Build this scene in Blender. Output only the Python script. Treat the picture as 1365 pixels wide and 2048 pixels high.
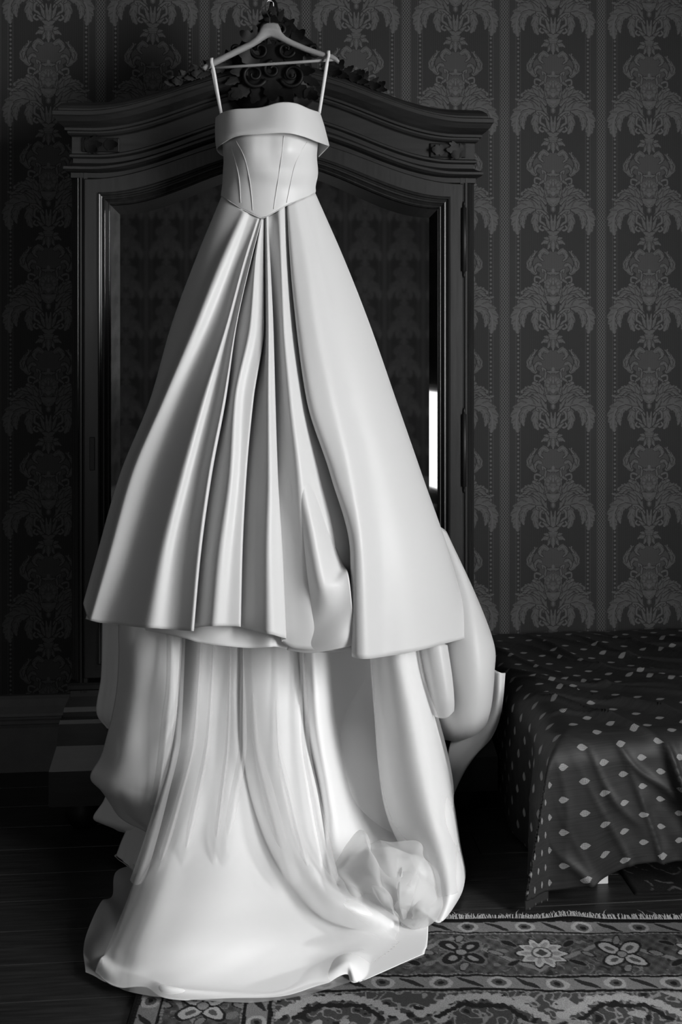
import bpy, bmesh, math, random
import numpy as np
from mathutils import Vector, Matrix

for o in list(bpy.data.objects):
    bpy.data.objects.remove(o)
scene = bpy.context.scene
COL = scene.collection
random.seed(7)
RNG = np.random.default_rng(5)

# ------------------------------------------------------------------ camera
F = 2200.0                    # focal length in pixels of the 1365x2048 frame
PHI = math.radians(5.2)       # camera turned a little to the right
D = 4.217                     # distance from the back wall
H = 1.6                       # eye height
HY = 687.0                    # image row of the horizon
cam = bpy.data.cameras.new('camera')
cam.sensor_fit = 'VERTICAL'
cam.sensor_height = 36.0
cam.lens = F * 36.0 / 2048.0
cam.shift_y = -(1024.0 - HY) / 2048.0
cam.clip_start = 0.05
camo = bpy.data.objects.new('camera', cam)
camo.location = (0, -D, H)
camo.rotation_euler = (math.radians(90), 0, -PHI)
COL.objects.link(camo)
scene.camera = camo

# ------------------------------------------------------------------ world, daylight, exposure
world = bpy.data.worlds.new('overcast_sky')
scene.world = world
world.use_nodes = True
world.node_tree.nodes['Background'].inputs[0].default_value = (0.8, 0.8, 0.8, 1)
world.node_tree.nodes['Background'].inputs[1].default_value = 1.0
scene.view_settings.view_transform = 'Standard'
scene.view_settings.look = 'None'
scene.view_settings.exposure = 0.12
scene.view_settings.gamma = 1.0
scene.view_settings.use_curve_mapping = False

XR, XL, YF, ZC = 3.1, -2.6, -7.55, 4.1      # right wall, left wall, opposite wall, ceiling
WIN1 = (-4.9, -3.2, 0.80, 3.20)               # main window in the right wall: y0 y1 z0 z1
WIN2 = (-7.15, -6.1, 0.15, 1.22)             # low window further back
FILL_WIN = (-2.40, -1.50, 1.10, 3.30)            # unseen window added for fill light, opposite wall: x0 x1 z0 z1


def daylight(name, win, power):
    l = bpy.data.lights.new(name, 'AREA')
    l.shape = 'RECTANGLE'
    l.size = win[3] - win[2]
    l.size_y = win[1] - win[0]
    l.energy = power
    o = bpy.data.objects.new(name, l)
    o.location = (XR + 0.22, (win[0] + win[1]) / 2, (win[2] + win[3]) / 2)
    o.rotation_euler = (0, math.radians(90), 0)
    COL.objects.link(o)
    return o


daylight('daylight_through_window', WIN1, 490)
daylight('daylight_through_low_window', WIN2, 22)
w3 = daylight('fill_light_added_window', FILL_WIN, 24)  # added fill lamp, lifts the dark left side of the skirt
w3.location = ((FILL_WIN[0] + FILL_WIN[1]) / 2, YF - 0.22, (FILL_WIN[2] + FILL_WIN[3]) / 2)
w3.rotation_euler = (math.radians(90), 0, 0)
w3.data.size, w3.data.size_y = FILL_WIN[1] - FILL_WIN[0], FILL_WIN[3] - FILL_WIN[2]



# ------------------------------------------------------------------ helpers
def P(x, y, Y):
    """point of the plane at distance Y from the back wall seen at image pixel (x, y)"""
    x = np.asarray(x, float); y = np.asarray(y, float); Y = np.asarray(Y, float)
    u = (x - 682.5) / F
    w = (HY - y) / F
    d = (Y + D) / (math.cos(PHI) - u * math.sin(PHI))
    X = d * (math.sin(PHI) + u * math.cos(PHI))
    Z = H + w * d
    return np.stack([X, Y + 0 * X, Z], -1)


def tag(o, label=None, cat=None, group=None, kind=None):
    if label: o['label'] = label
    if cat: o['category'] = cat
    if group: o['group'] = group
    if kind: o['kind'] = kind
    return o


def empty(name, loc=(0, 0, 0)):
    o = bpy.data.objects.new(name, None)
    o.empty_display_size = 0.1
    o.location = loc
    COL.objects.link(o)
    return o


def link(name, me, mat=None, parent=None, smooth=False):
    if mat is not None:
        me.materials.append(mat)
    if smooth:
        me.polygons.foreach_set('use_smooth', [True] * len(me.polygons))
    o = bpy.data.objects.new(name, me)
    COL.objects.link(o)
    if parent is not None:
        o.parent = parent
        o.matrix_parent_inverse = Matrix.Translation(parent.location).inverted() if parent.type == 'EMPTY' else Matrix()
        if parent.type != 'EMPTY' and parent.parent is not None:
            o.matrix_parent_inverse = Matrix()
    return o


def mesh(name, verts, faces):
    me = bpy.data.meshes.new(name)
    me.from_pydata([tuple(map(float, v)) for v in verts], [], faces)
    me.update()
    return me


class MB:
    """collects vertices and faces for one mesh"""
    def __init__(self):
        self.v = []; self.f = []

    def add(self, vs, fs):
        n = len(self.v)
        self.v += [tuple(map(float, q)) for q in vs]
        self.f += [tuple(i + n for i in q) for q in fs]
        return self

    def box(self, x0, x1, y0, y1, z0, z1):
        vs = [(x, y, z) for x in (x0, x1) for y in (y0, y1) for z in (z0, z1)]
        return self.add(vs, [(0, 1, 3, 2), (4, 6, 7, 5), (0, 4, 5, 1), (2, 3, 7, 6), (0, 2, 6, 4), (1, 5, 7, 3)])

    def grid(self, A, closed=False):
        r, c = A.shape[:2]
        fs = []
        for i in range(r - 1):
            for j in range(c - 1 + (1 if closed else 0)):
                k = (j + 1) % c
                fs.append((i * c + j, i * c + k, (i + 1) * c + k, (i + 1) * c + j))
        return self.add(A.reshape(-1, 3), fs)

    def tube(self, pts, rad, n=8, caps=True):
        pts = np.asarray(pts, float)
        N = len(pts)
        rad = np.broadcast_to(np.asarray(rad, float), (N,))
        t = np.gradient(pts, axis=0)
        t /= np.linalg.norm(t, axis=1, keepdims=True) + 1e-9
        ref = np.array([0.31, 0.87, 0.21]) if abs(t[0][1]) < 0.8 else np.array([1.0, 0.1, 0.2])
        rows = []
        for i in range(N):
            a = np.cross(t[i], ref); a /= np.linalg.norm(a) + 1e-9
            b = np.cross(t[i], a)
            ref = -b if False else ref
            rows.append([pts[i] + rad[i] * (math.cos(q) * a + math.sin(q) * b)
                         for q in np.linspace(0, 2 * math.pi, n, endpoint=False)])
        s = len(self.v)
        self.grid(np.array(rows), closed=True)
        if caps:
            self.f.append(tuple(s + j for j in range(n))[::-1])
            self.f.append(tuple(s + (N - 1) * n + j for j in range(n)))
        return self

    def build(self, name, mat, parent=None, smooth=False, bevel=0):
        me = mesh(name, self.v, self.f)
        bm = bmesh.new(); bm.from_mesh(me)
        bmesh.ops.recalc_face_normals(bm, faces=bm.faces)
        bm.to_mesh(me); bm.free()
        o = link(name, me, mat, parent, smooth)
        if bevel:
            m = o.modifiers.new('bevel', 'BEVEL'); m.width = bevel; m.segments = 2; m.limit_method = 'ANGLE'
        return o


def pchip(A, n):
    """monotone cubic resampling of control rows along axis 0"""
    A = np.asarray(A, float)
    N = A.shape[0]
    d = A[1:] - A[:-1]
    m = np.zeros_like(A)
    m[0] = d[0]; m[-1] = d[-1]
    if N > 2:
        a, b = d[:-1], d[1:]
        ok = a * b > 0
        den = np.where(ok, a + b, 1.0)
        m[1:-1] = np.where(ok, 2 * a * b / den, 0)
    t = np.linspace(0, N - 1, n)
    i = np.minimum(t.astype(int), N - 2)
    s = (t - i).reshape((-1,) + (1,) * (A.ndim - 1))
    h00 = 2 * s**3 - 3 * s**2 + 1; h10 = s**3 - 2 * s**2 + s
    h01 = -2 * s**3 + 3 * s**2; h11 = s**3 - s**2
    return h00 * A[i] + h10 * m[i] + h01 * A[i + 1] + h11 * m[i + 1]


def catmull(A, n):
    A = np.asarray(A, float)
    N = A.shape[0]
    q = np.concatenate([2 * A[:1] - A[1:2], A, 2 * A[-1:] - A[-2:-1]], 0)
    t = np.linspace(0, N - 1, n)
    i = np.minimum(t.astype(int), N - 2)
    f = (t - i).reshape((-1,) + (1,) * (A.ndim - 1))
    a, b, c, e = q[i], q[i + 1], q[i + 2], q[i + 3]
    return 0.5 * (2 * b + (c - a) * f + (2 * a - 5 * b + 4 * c - e) * f * f + (3 * b - a - 3 * c + e) * f**3)


def smooth_noise(U, V, n, fu, fv, seed):
    r = np.random.default_rng(seed)
    out = 0
    for k in range(n):
        a = r.uniform(-1, 1) * fu; b = r.uniform(-1, 1) * fv
        out = out + np.sin(a * U + b * V + r.uniform(0, 6.28)) / n**0.5
    return out


def cloth(name, A, mat, parent, nr=60, nc=60, wrinkle=0.0, fu=30, fv=12, seed=1, thick=0.0015, pixel=True, spline=None, crease=0.0, soften=0):
    """cloth surface through a control grid A[row][col] = (px x, px y, distance Y)"""
    A = np.array(A, float)
    if pixel and name in ('train', 'train_fold', 'tulle_layer'):      # the top of the train hangs well back under the hem
        A[..., 2] += 0.08 * np.clip((1500 - A[..., 1]) / 200, 0, 1)
    W = P(A[..., 0], A[..., 1], A[..., 2]) if pixel else A
    sp = spline or catmull
    W = sp(W, nr)
    W = sp(W.transpose(1, 0, 2), nc).transpose(1, 0, 2)
    for _ in range(soften):
        W[:, 1:-1] = (W[:, :-2] + 2 * W[:, 1:-1] + W[:, 2:]) / 4
    if wrinkle:
        U, V = np.meshgrid(np.linspace(0, 1, nc), np.linspace(0, 1, nr))
        nz = smooth_noise(U, V, 14, fu, fv, seed)
        if crease:
            nz = nz + crease * (0.6 - np.abs(smooth_noise(U, V, 10, fu * 0.7, fv * 0.7, seed + 500)))
        du = np.gradient(W, axis=1); dv = np.gradient(W, axis=0)
        nn = np.cross(du, dv); nn /= np.linalg.norm(nn, axis=2, keepdims=True) + 1e-9
        W = W + nn * (nz * wrinkle)[..., None]
    W[..., 2] = np.maximum(W[..., 2], 0.022)
    r, c = W.shape[:2]
    idx = np.arange(r * c).reshape(r, c)
    q = np.stack([idx[:-1, :-1], idx[:-1, 1:], idx[1:, 1:], idx[1:, :-1]], -1).reshape(-1, 4)
    me = mesh(name, W.reshape(-1, 3), q.tolist())
    o = link(name, me, mat, parent, True)
    if thick:
        m = o.modifiers.new('thickness', 'SOLIDIFY'); m.thickness = thick; m.offset = 0
    return o


# ------------------------------------------------------------------ materials
def new_mat(name):
    m = bpy.data.materials.new(name); m.use_nodes = True
    nt = m.node_tree
    return m, nt, nt.nodes['Principled BSDF']


class NT:
    """tiny node-writing helper"""
    def __init__(self, nt): self.nt = nt

    def n(self, typ, **kw):
        x = self.nt.nodes.new(typ)
        for k, v in kw.items(): setattr(x, k, v)
        return x

    def put(self, sock, v):
        if hasattr(v, 'is_output') or isinstance(v, bpy.types.NodeSocket): self.nt.links.new(v, sock)
        else: sock.default_value = v

    def math(self, op, a, b=0.0, c=0.0):
        x = self.n('ShaderNodeMath', operation=op)
        self.put(x.inputs[0], a); self.put(x.inputs[1], b)
        if op in ('MULTIPLY_ADD', 'PINGPONG', 'COMPARE', 'WRAP'): self.put(x.inputs[2], c)
        return x.outputs[0]

    def mix(self, f, a, b):
        x = self.n('ShaderNodeMix', data_type='FLOAT')
        self.put(x.inputs[0], f); self.put(x.inputs[2], a); self.put(x.inputs[3], b)
        return x.outputs[0]

    def noise(self, vec, scale, detail=3, rough=0.5):
        x = self.n('ShaderNodeTexNoise'); x.inputs['Scale'].default_value = scale
        x.inputs['Detail'].default_value = detail; x.inputs['Roughness'].default_value = rough
        self.put(x.inputs['Vector'], vec)
        return x.outputs[0]

    def mapping(self, vec, scale=(1, 1, 1), loc=(0, 0, 0)):
        x = self.n('ShaderNodeMapping'); x.inputs['Scale'].default_value = scale
        x.inputs['Location'].default_value = loc
        self.put(x.inputs['Vector'], vec)
        return x.outputs[0]

    def coord(self, which='Object'):
        return self.n('ShaderNodeTexCoord').outputs[which]

    def bump(self, h, strength, dist, bsdf):
        x = self.n('ShaderNodeBump'); x.inputs['Strength'].default_value = strength
        x.inputs['Distance'].default_value = dist
        self.put(x.inputs['Height'], h)
        self.nt.links.new(x.outputs[0], bsdf.inputs['Normal'])

    def grey(self, v):
        x = self.n('ShaderNodeCombineColor')
        for i in range(3): self.put(x.inputs[i], v)
        return x.outputs[0]

    def ramp(self, v, a, b, lo, hi):
        x = self.n('ShaderNodeMapRange'); self.put(x.inputs[0], v)
        for i, q in enumerate((a, b, lo, hi)): x.inputs[i + 1].default_value = q
        return x.outputs[0]


def plain(name, g, rough=0.5, spec=0.5, var=0.0, scale=(4, 4, 4), nsc=6, bump=0, metal=0):
    m, nt, b = new_mat(name)
    k = NT(nt)
    b.inputs['Roughness'].default_value = rough
    b.inputs['Specular IOR Level'].default_value = spec
    b.inputs['Metallic'].default_value = metal
    if var or bump:
        vec = k.mapping(k.coord('Object'), scale)
        nz = k.noise(vec, nsc, 4)
        nt.links.new(k.grey(k.ramp(nz, 0.25, 0.75, g * (1 - var), g * (1 + var))), b.inputs['Base Color'])
        if bump: k.bump(nz, bump, 0.002, b)
    else:
        b.inputs['Base Color'].default_value = (g, g, g, 1)
    return m


M = {}
M['wood'] = plain('dark_stained_wood', 0.013, 0.36, 0.45, 0.35, (14, 14, 1.2), 5, 0.12)
M['wood_h'] = plain('dark_stained_wood_crossgrain', 0.012, 0.36, 0.45, 0.35, (1.2, 14, 14), 5, 0.12)
M['carve'] = plain('dark_carved_wood', 0.0035, 0.55, 0.25, 0.3, (9, 9, 9), 6, 0.1)
M['hanger'] = plain('bare_hanger_wood', 0.22, 0.5, 0.3, 0.15, (3, 20, 20), 4, 0.05)
M['steel'] = plain('hook_steel', 0.35, 0.3, 0.5, metal=1)
M['iron'] = plain('blackened_hinge_iron', 0.008, 0.45, 0.4)
M['boards'] = plain('dark_floor_boards', 0.022, 0.42, 0.4, 0.5, (1.0, 16, 16), 6, 0.25)
M['skirting'] = plain('painted_skirting', 0.10, 0.5, 0.4, 0.12)
M['ceiling'] = plain('ceiling_plaster', 0.06, 0.8, 0.2)
M['white_paint'] = plain('white_paint', 0.55, 0.4, 0.4)
M['bedwood'] = plain('white_bed_paint', 0.80, 0.5, 0.3)
M['mattress'] = plain('mattress_ticking', 0.3, 0.9, 0.1)

m, nt, b = new_mat('ivory_satin'); k = NT(nt)
b.inputs['Base Color'].default_value = (0.59, 0.59, 0.59, 1)
b.inputs['Roughness'].default_value = 0.46
b.inputs['Specular IOR Level'].default_value = 0.4
b.inputs['Sheen Weight'].default_value = 0.10
k.bump(k.noise(k.mapping(k.coord('Object'), (1, 1, 0.35)), 26, 3, 0.5), 0.12, 0.004, b)
M['satin'] = m

m, nt, b = new_mat('white_train_lining'); k = NT(nt)
b.inputs['Base Color'].default_value = (0.90, 0.90, 0.90, 1)
b.inputs['Roughness'].default_value = 0.55
b.inputs['Specular IOR Level'].default_value = 0.35
k.bump(k.noise(k.mapping(k.coord('Object'), (1, 1, 0.35)), 22, 3, 0.5), 0.12, 0.004, b)
M['white'] = m
m, nt, b = new_mat('dress_lining'); k = NT(nt)
b.inputs['Base Color'].default_value = (0.72, 0.72, 0.72, 1)
b.inputs['Roughness'].default_value = 0.6
M['lining'] = m

def tulle(name, cover):
    m, nt, b = new_mat(name)
    tr = nt.nodes.new('ShaderNodeBsdfTransparent')
    tl = nt.nodes.new('ShaderNodeBsdfTranslucent'); tl.inputs[0].default_value = (0.85, 0.85, 0.85, 1)
    b.inputs['Base Color'].default_value = (0.85, 0.85, 0.85, 1)
    b.inputs['Roughness'].default_value = 0.7
    mx = nt.nodes.new('ShaderNodeMixShader'); mx.inputs[0].default_value = 0.35
    nt.links.new(b.outputs[0], mx.inputs[1]); nt.links.new(tl.outputs[0], mx.inputs[2])
    m2 = nt.nodes.new('ShaderNodeMixShader'); m2.inputs[0].default_value = cover
    nt.links.new(tr.outputs[0], m2.inputs[1]); nt.links.new(mx.outputs[0], m2.inputs[2])
    nt.links.new(m2.outputs[0], nt.nodes['Material Output'].inputs[0])
    return m
M['tulle'] = tulle('fine_tulle', 0.30)
M['tulle_dense'] = tulle('layered_tulle', 0.48)

m, nt, b = new_mat('old_mirror_glass'); k = NT(nt)
b.inputs['Base Color'].default_value = (0.27, 0.27, 0.27, 1)
b.inputs['Metallic'].default_value = 1.0
b.inputs['Roughness'].default_value = 0.03
M['mirror'] = m

m, nt, b = new_mat('window_glass')
tr = nt.nodes.new('ShaderNodeBsdfTransparent'); tr.inputs[0].default_value = (0.95, 0.95, 0.95, 1)
gl = nt.nodes.new('ShaderNodeBsdfGlossy'); gl.inputs['Roughness'].default_value = 0.02
mx = nt.nodes.new('ShaderNodeMixShader'); mx.inputs[0].default_value = 0.05
nt.links.new(tr.outputs[0], mx.inputs[1]); nt.links.new(gl.outputs[0], mx.inputs[2])
nt.links.new(mx.outputs[0], nt.nodes['Material Output'].inputs[0])
M['glass'] = m

# ---- damask wallpaper: motif drawn once, stored as edge curves, repeated by the nodes
PERX, PERZ = 0.388, 0.3866
PX0, PZ0 = 1.219, 2.798          # a motif axis and the row of its narrow neck
TH, TW = 1346.0, 665.0           # drawing units: repeat height, half width
NR, NC = 256, 220


def draw_damask():
    yy, xx = np.meshgrid((np.arange(NR) + 0.5) / NR * TH, (np.arange(NC) + 0.5) / NC * TW, indexing='ij')
    lev = np.zeros((NR, NC), int)

    def bez(pts, n=40):
        pts = np.array(pts, float)
        if len(pts) == 3:
            t = np.linspace(0, 1, n)[:, None]
            return (1 - t)**2 * pts[0] + 2 * t * (1 - t) * pts[1] + t * t * pts[2]
        q = np.vstack([2 * pts[0] - pts[1], pts, 2 * pts[-1] - pts[-2]])
        out = []
        for t in np.linspace(0, len(pts) - 1.0001, n + 14):
            i = int(t); f = t - i
            a, b_, c, e = q[i:i + 4]
            out.append(0.5 * (2 * b_ + (c - a) * f + (2 * a - 5 * b_ + 4 * c - e) * f * f + (3 * b_ - a - 3 * c + e) * f**3))
        return np.array(out)

    def nearest(path):
        best = np.full(xx.shape, 1e9); bs = np.zeros(xx.shape); sg = np.zeros(xx.shape)
        tang = np.gradient(path, axis=0)
        for i, (px, py) in enumerate(path):
            for off in (-TH, 0, TH):
                dx = xx - px; dy = yy - 341 + 0 - (py - 341) + 0
                dy = yy - ((py - 341) + off)
                d = np.hypot(dx, dy)
                m = d < best
                best[m] = d[m]; bs[m] = i / (len(path) - 1)
                c = tang[i][0] * dy - tang[i][1] * dx
                sg[m] = np.sign(c[m])
        return best, bs, sg

    def leaf(pts, w, lobes=5, lo=0.5, vein=True, level=2):
        d, s, sg = nearest(bez(pts))
        prof = np.sin(np.pi * np.clip(s, 0, 1)**lo)**0.65
        saw = np.mod(s * lobes, 1.0)
        width = w * prof * (0.72 + 0.36 * saw)
        m = d < width
        halo = (d < width + 9) & ~m
        lev[halo] = np.minimum(lev[halo], 0)
        lev[m] = level
        if vein:
            v = m & (np.mod(s * lobes - 0.9 * d / (w + 1e-6), 1.0) < 0.24) & (d > 0.18 * w)
            lev[v] = 1
            r = m & (d < max(4.5, 0.09 * w))
            lev[r] = 3

    def stroke(pts, w0, w1=None, level=2):
        w1 = w0 if w1 is None else w1
        d, s, sg = nearest(bez(pts))
        w = w0 + (w1 - w0) * s
        lev[(d < w + 7) & (d >= w)] = 0
        lev[d < w] = level
        lev[d < w * 0.35] = min(3, level + 1)

    def blob(cx, cy, rx, ry, level):
        for off in (-TH, 0, TH):
            q = ((xx - cx) / rx)**2 + ((yy - (cy - 341 + off)) / ry)**2
            lev[q < 1] = level

    # medallion ground
    blob(0, 730, 275, 165, 1); blob(0, 900, 190, 120, 1)
    # medallion scrolls
    leaf([(225, 880), (330, 760), (285, 640), (215, 560)], 42, 6)
    leaf([(60, 600), (140, 560), (185, 640), (130, 700)], 36, 3)
    stroke([(285, 640), (230, 590), (255, 560)], 12, 8)
    leaf([(150, 760), (210, 745), (245, 790), (240, 850)], 26, 3)
    leaf([(300, 700), (325, 740), (315, 790)], 20, 2, vein=False)
    # side hook scrolls over the flower
    stroke([(40, 1000), (110, 960), (100, 850), (150, 810), (140, 850)], 15, 9)
    stroke([(110, 985), (190, 920), (250, 920), (248, 985), (215, 985)], 15, 10)
    leaf([(120, 950), (170, 960), (200, 1010)], 22, 3)
    leaf([(0, 860), (60, 870), (95, 850)], 20, 2, vein=False)
    blob(0, 825, 20, 28, 3)
    # flower
    blob(0, 1040, 120, 120, 2); blob(0, 1090, 80, 90, 1)
    for a in (0.0, 0.55, 1.1, 1.65, 2.2):
        cx, cy = 78 * math.sin(a), 1045 - 88 * math.cos(a)
        blob(cx, cy, 34, 36, 1); blob(cx, cy, 26, 28, 2); blob(cx * .96, cy + 4, 10, 14, 3)
    blob(0, 990, 22, 44, 1); blob(0, 990, 12, 32, 3); blob(0, 1060, 40, 22, 2); blob(0, 1120, 30, 30, 3)
    blob(45, 1100, 20, 26, 2); blob(80, 1150, 22, 24, 2)
    # upper leaf group
    leaf([(110, 1240), (170, 1110), (285, 1000)], 92, 4, 0.7)
    leaf([(120, 1230), (270, 1060), (450, 1140)], 92, 5, 0.7)
    leaf([(150, 1240), (320, 1135), (420, 1210), (525, 1185)], 48, 4, 0.7)
    leaf([(150, 1245), (290, 1110), (400, 1255)], 46, 3, 0.8)
    leaf([(90, 1265), (210, 1170), (315, 1205)], 56, 3, 0.75)
    leaf([(0, 1290), (60, 1190), (100, 1180)], 44, 3, 0.6)
    blob(0, 1215, 90, 38, 2); blob(0, 1215, 40, 18, 3)
    # big drooping leaf
    leaf([(70, 1400), (220, 1285), (400, 1265), (520, 1340)], 84, 6, 0.75)
    leaf([(110, 1400), (330, 1300), (470, 1400), (500, 1560), (480, 1690)], 105, 8, 0.75)
    leaf([(240, 1335), (380, 1380), (420, 1500), (400, 1600)], 52, 5, 0.8)
    # volute
    leaf([(90, 1440), (190, 1390), (250, 1480), (230, 1600), (200, 1650)], 58, 5, 0.7)
    stroke([(70, 1450), (110, 1390), (170, 1420), (175, 1500), (130, 1530), (105, 1590), (150, 1620), (190, 1590), (170, 1560)], 17, 12)
    stroke([(100, 1400), (170, 1350), (230, 1360), (205, 1390)], 14, 10)
    # fan
    leaf([(0, 1690), (60, 1540), (110, 1420)], 30, 3, 0.7)
    leaf([(0, 1690), (18, 1540), (30, 1400)], 26, 3, 0.7)
    leaf([(0, 1700), (90, 1600), (150, 1560)], 26, 3, 0.7)
    blob(0, 1330, 34, 44, 1); blob(0, 1330, 18, 26, 3); blob(60, 1330, 26, 60, 0)
    # vase
    blob(30, 660 - 341, 0.1, 0.1, 0)
    leaf([(0, 340), (40, 300), (85, 290)], 30, 2, 0.6, False)
    m = (xx < 62 + 6 * np.sin(yy * 0.12)) & (yy > 12) & (yy < 95); lev[m] = 2
    for q in (30, 58, 84):
        lev[(xx < 70) & (np.abs(yy - q) < 4)] = 1
    leaf([(50, 440), (110, 420), (165, 470)], 34, 3, 0.6)
    leaf([(60, 400), (95, 385), (130, 380)], 20, 2, 0.6, False)
    leaf([(0, 430), (50, 480), (75, 540)], 34, 3, 0.6)
    leaf([(0, 430), (6, 500), (0, 575)], 34, 3, 0.6)
    return lev


def span_slots(mk):
    """vertical runs of horizontal spans: each slot holds a lower and an upper edge per row"""
    rows = []
    for r in range(NR):
        d = np.diff(np.concatenate([[0], mk[r].astype(int), [0]]))
        rows.append([(a / NC, c / NC) for a, c in zip(np.nonzero(d == 1)[0], np.nonzero(d == -1)[0])])
    slots = []          # each: dict row -> span
    last = []
    for r, sp in enumerate(rows):
        used = set()
        todo = []
        for q in sp:
            best, bo = None, 0
            for i, sl in enumerate(slots):
                if i in used or sl.get(r - 1) is None: continue
                p = sl[r - 1]
                ov = min(p[1], q[1]) - max(p[0], q[0])
                if ov > bo: best, bo = i, ov
            if best is None: todo.append(q)
            else: slots[best][r] = q; used.add(best)
        for q in todo:
            for i, sl in enumerate(slots):
                if i not in used and sl.get(r - 1) is None:
                    sl[r] = q; used.add(i); break
            else:
                slots.append({r: q}); used.add(len(slots) - 1)
    out = []
    for sl in slots:
        lo = np.zeros(NR); hi = np.zeros(NR)
        rs = sorted(sl)
        for r in range(NR):
            if r in sl: lo[r], hi[r] = sl[r]
            else:
                n = min(rs, key=lambda t: abs(t - r))
                lo[r] = hi[r] = (sl[n][0] + sl[n][1]) / 2
        if hi.max() - lo.min() > 0 and (hi - lo).sum() > 0.03:
            lo = np.where(lo < 0.004, -0.05, lo)
            out.append((lo, hi))
    return out


def lut(k, vals, v):
    fc = k.n('ShaderNodeFloatCurve')
    cm = fc.mapping; cm.use_clip = False
    pts = cm.curves[0].points
    pts[0].location = (0, vals[0]); pts[1].location = (1, vals[-1])
    pts[0].handle_type = 'VECTOR'; pts[1].handle_type = 'VECTOR'
    for i in range(1, NR - 1):
        if abs(vals[i] - vals[i - 1]) < 1e-9 and abs(vals[i] - vals[i + 1]) < 1e-9: continue
        q = pts.new(i / (NR - 1), vals[i]); q.handle_type = 'VECTOR'
    cm.update()
    k.put(fc.inputs['Value'], v)
    return fc.outputs[0]


def wallpaper(axis, u0):
    lev = draw_damask.cache
    m, nt, b = new_mat('damask_wallpaper')
    k = NT(nt)
    sep = k.n('ShaderNodeSeparateXYZ'); nt.links.new(k.n('ShaderNodeNewGeometry').outputs['Position'], sep.inputs[0])
    u = k.math('ADD', sep.outputs[axis], -u0)
    u = k.math('MULTIPLY', u, 1.0 / PERX)
    u = k.math('ADD', u, 200.5)
    u = k.math('FRACT', u)
    u = k.math('SUBTRACT', u, 0.5)
    u = k.math('ABSOLUTE', u)
    u = k.math('MULTIPLY', u, 2.0)
    v = k.math('SUBTRACT', PZ0 + 50 * PERZ, sep.outputs[2])
    v = k.math('FRACT', k.math('MULTIPLY', v, 1.0 / PERZ))
    total = None
    motif = None
    for L in (1, 2, 3):
        slots = span_slots(lev >= L)
        mask = None
        for lo, hi in slots:
            c0, c1_ = lut(k, lo, v), lut(k, hi, v)
            g = k.math('MULTIPLY', k.math('GREATER_THAN', u, c0), k.math('LESS_THAN', u, c1_))
            mask = g if mask is None else k.math('MAXIMUM', mask, g)
        if L == 1: motif = mask
        wgt = {1: 0.42, 2: 0.40, 3: 0.22}[L]
        total = k.math('MULTIPLY', mask, wgt) if total is None else k.math('MULTIPLY_ADD', mask, wgt, total)
    # bead columns, hidden where the leaves cross them
    ub = k.math('ABSOLUTE', k.math('SUBTRACT', u, 478.0 / TW))
    vb = k.math('SUBTRACT', k.math('FRACT', k.math('MULTIPLY', v, 23.0)), 0.5)
    vb = k.math('MULTIPLY', vb, TH / TW / 23.0)
    bead = k.math('LESS_THAN', k.math('SQRT', k.math('MULTIPLY_ADD', ub, ub, k.math('MULTIPLY', vb, vb))), 0.023)
    rail = k.math('COMPARE', ub, 0.047, 0.006)
    free = k.math('SUBTRACT', 1.0, motif)
    deco = k.math('MULTIPLY', k.math('MAXIMUM', k.math('MULTIPLY', bead, 0.95), k.math('MULTIPLY', rail, 0.32)), free)
    # lattice stripe on the joint of the repeats
    us_ = k.math('SUBTRACT', 1.0, u)
    cxl = k.math('ABSOLUTE', k.math('SUBTRACT', k.math('FRACT', k.math('MULTIPLY', us_, TW / 36.0)), 0.5))
    cyl = k.math('ABSOLUTE', k.math('SUBTRACT', k.math('FRACT', k.math('MULTIPLY', v, 26.0)), 0.5))
    lat = k.math('MAXIMUM', k.math('COMPARE', cxl, cyl, 0.10), k.math('LESS_THAN', k.math('ADD', cxl, cyl), 0.16))
    lat = k.math('MULTIPLY', lat, k.math('LESS_THAN', us_, 0.081))
    lat = k.math('MAXIMUM', k.math('MULTIPLY', lat, 1.15), k.math('MULTIPLY', k.math('COMPARE', us_, 0.095, 0.005), 0.4))
    total = k.math('ADD', total, k.math('MAXIMUM', deco, lat))
    # faint woven stripes of the ground
    st = k.math('SINE', k.math('MULTIPLY', u, 150.0))
    mid = k.math('GREATER_THAN', u, 0.76)
    base = k.mix(mid, 0.0175, 0.0220)
    base = k.math('MULTIPLY_ADD', st, 0.0018, base)
    col = k.math('MULTIPLY_ADD', total, 0.064, base)
    nz = k.noise(k.coord('Object'), 2.2, 4)
    col = k.math('MULTIPLY', col, k.ramp(nz, 0.3, 0.7, 0.9, 1.1))
    nt.links.new(k.grey(col), b.inputs['Base Color'])
    nt.links.new(k.ramp(total, 0, 1, 0.62, 0.5), b.inputs['Roughness'])
    b.inputs['Specular IOR Level'].default_value = 0.25
    k.bump(total, 0.25, 0.0006, b)
    return m


draw_damask.cache = draw_damask()
M['paper_x'] = wallpaper(0, PX0)
M['paper_y'] = wallpaper(1, 0.1)

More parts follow.
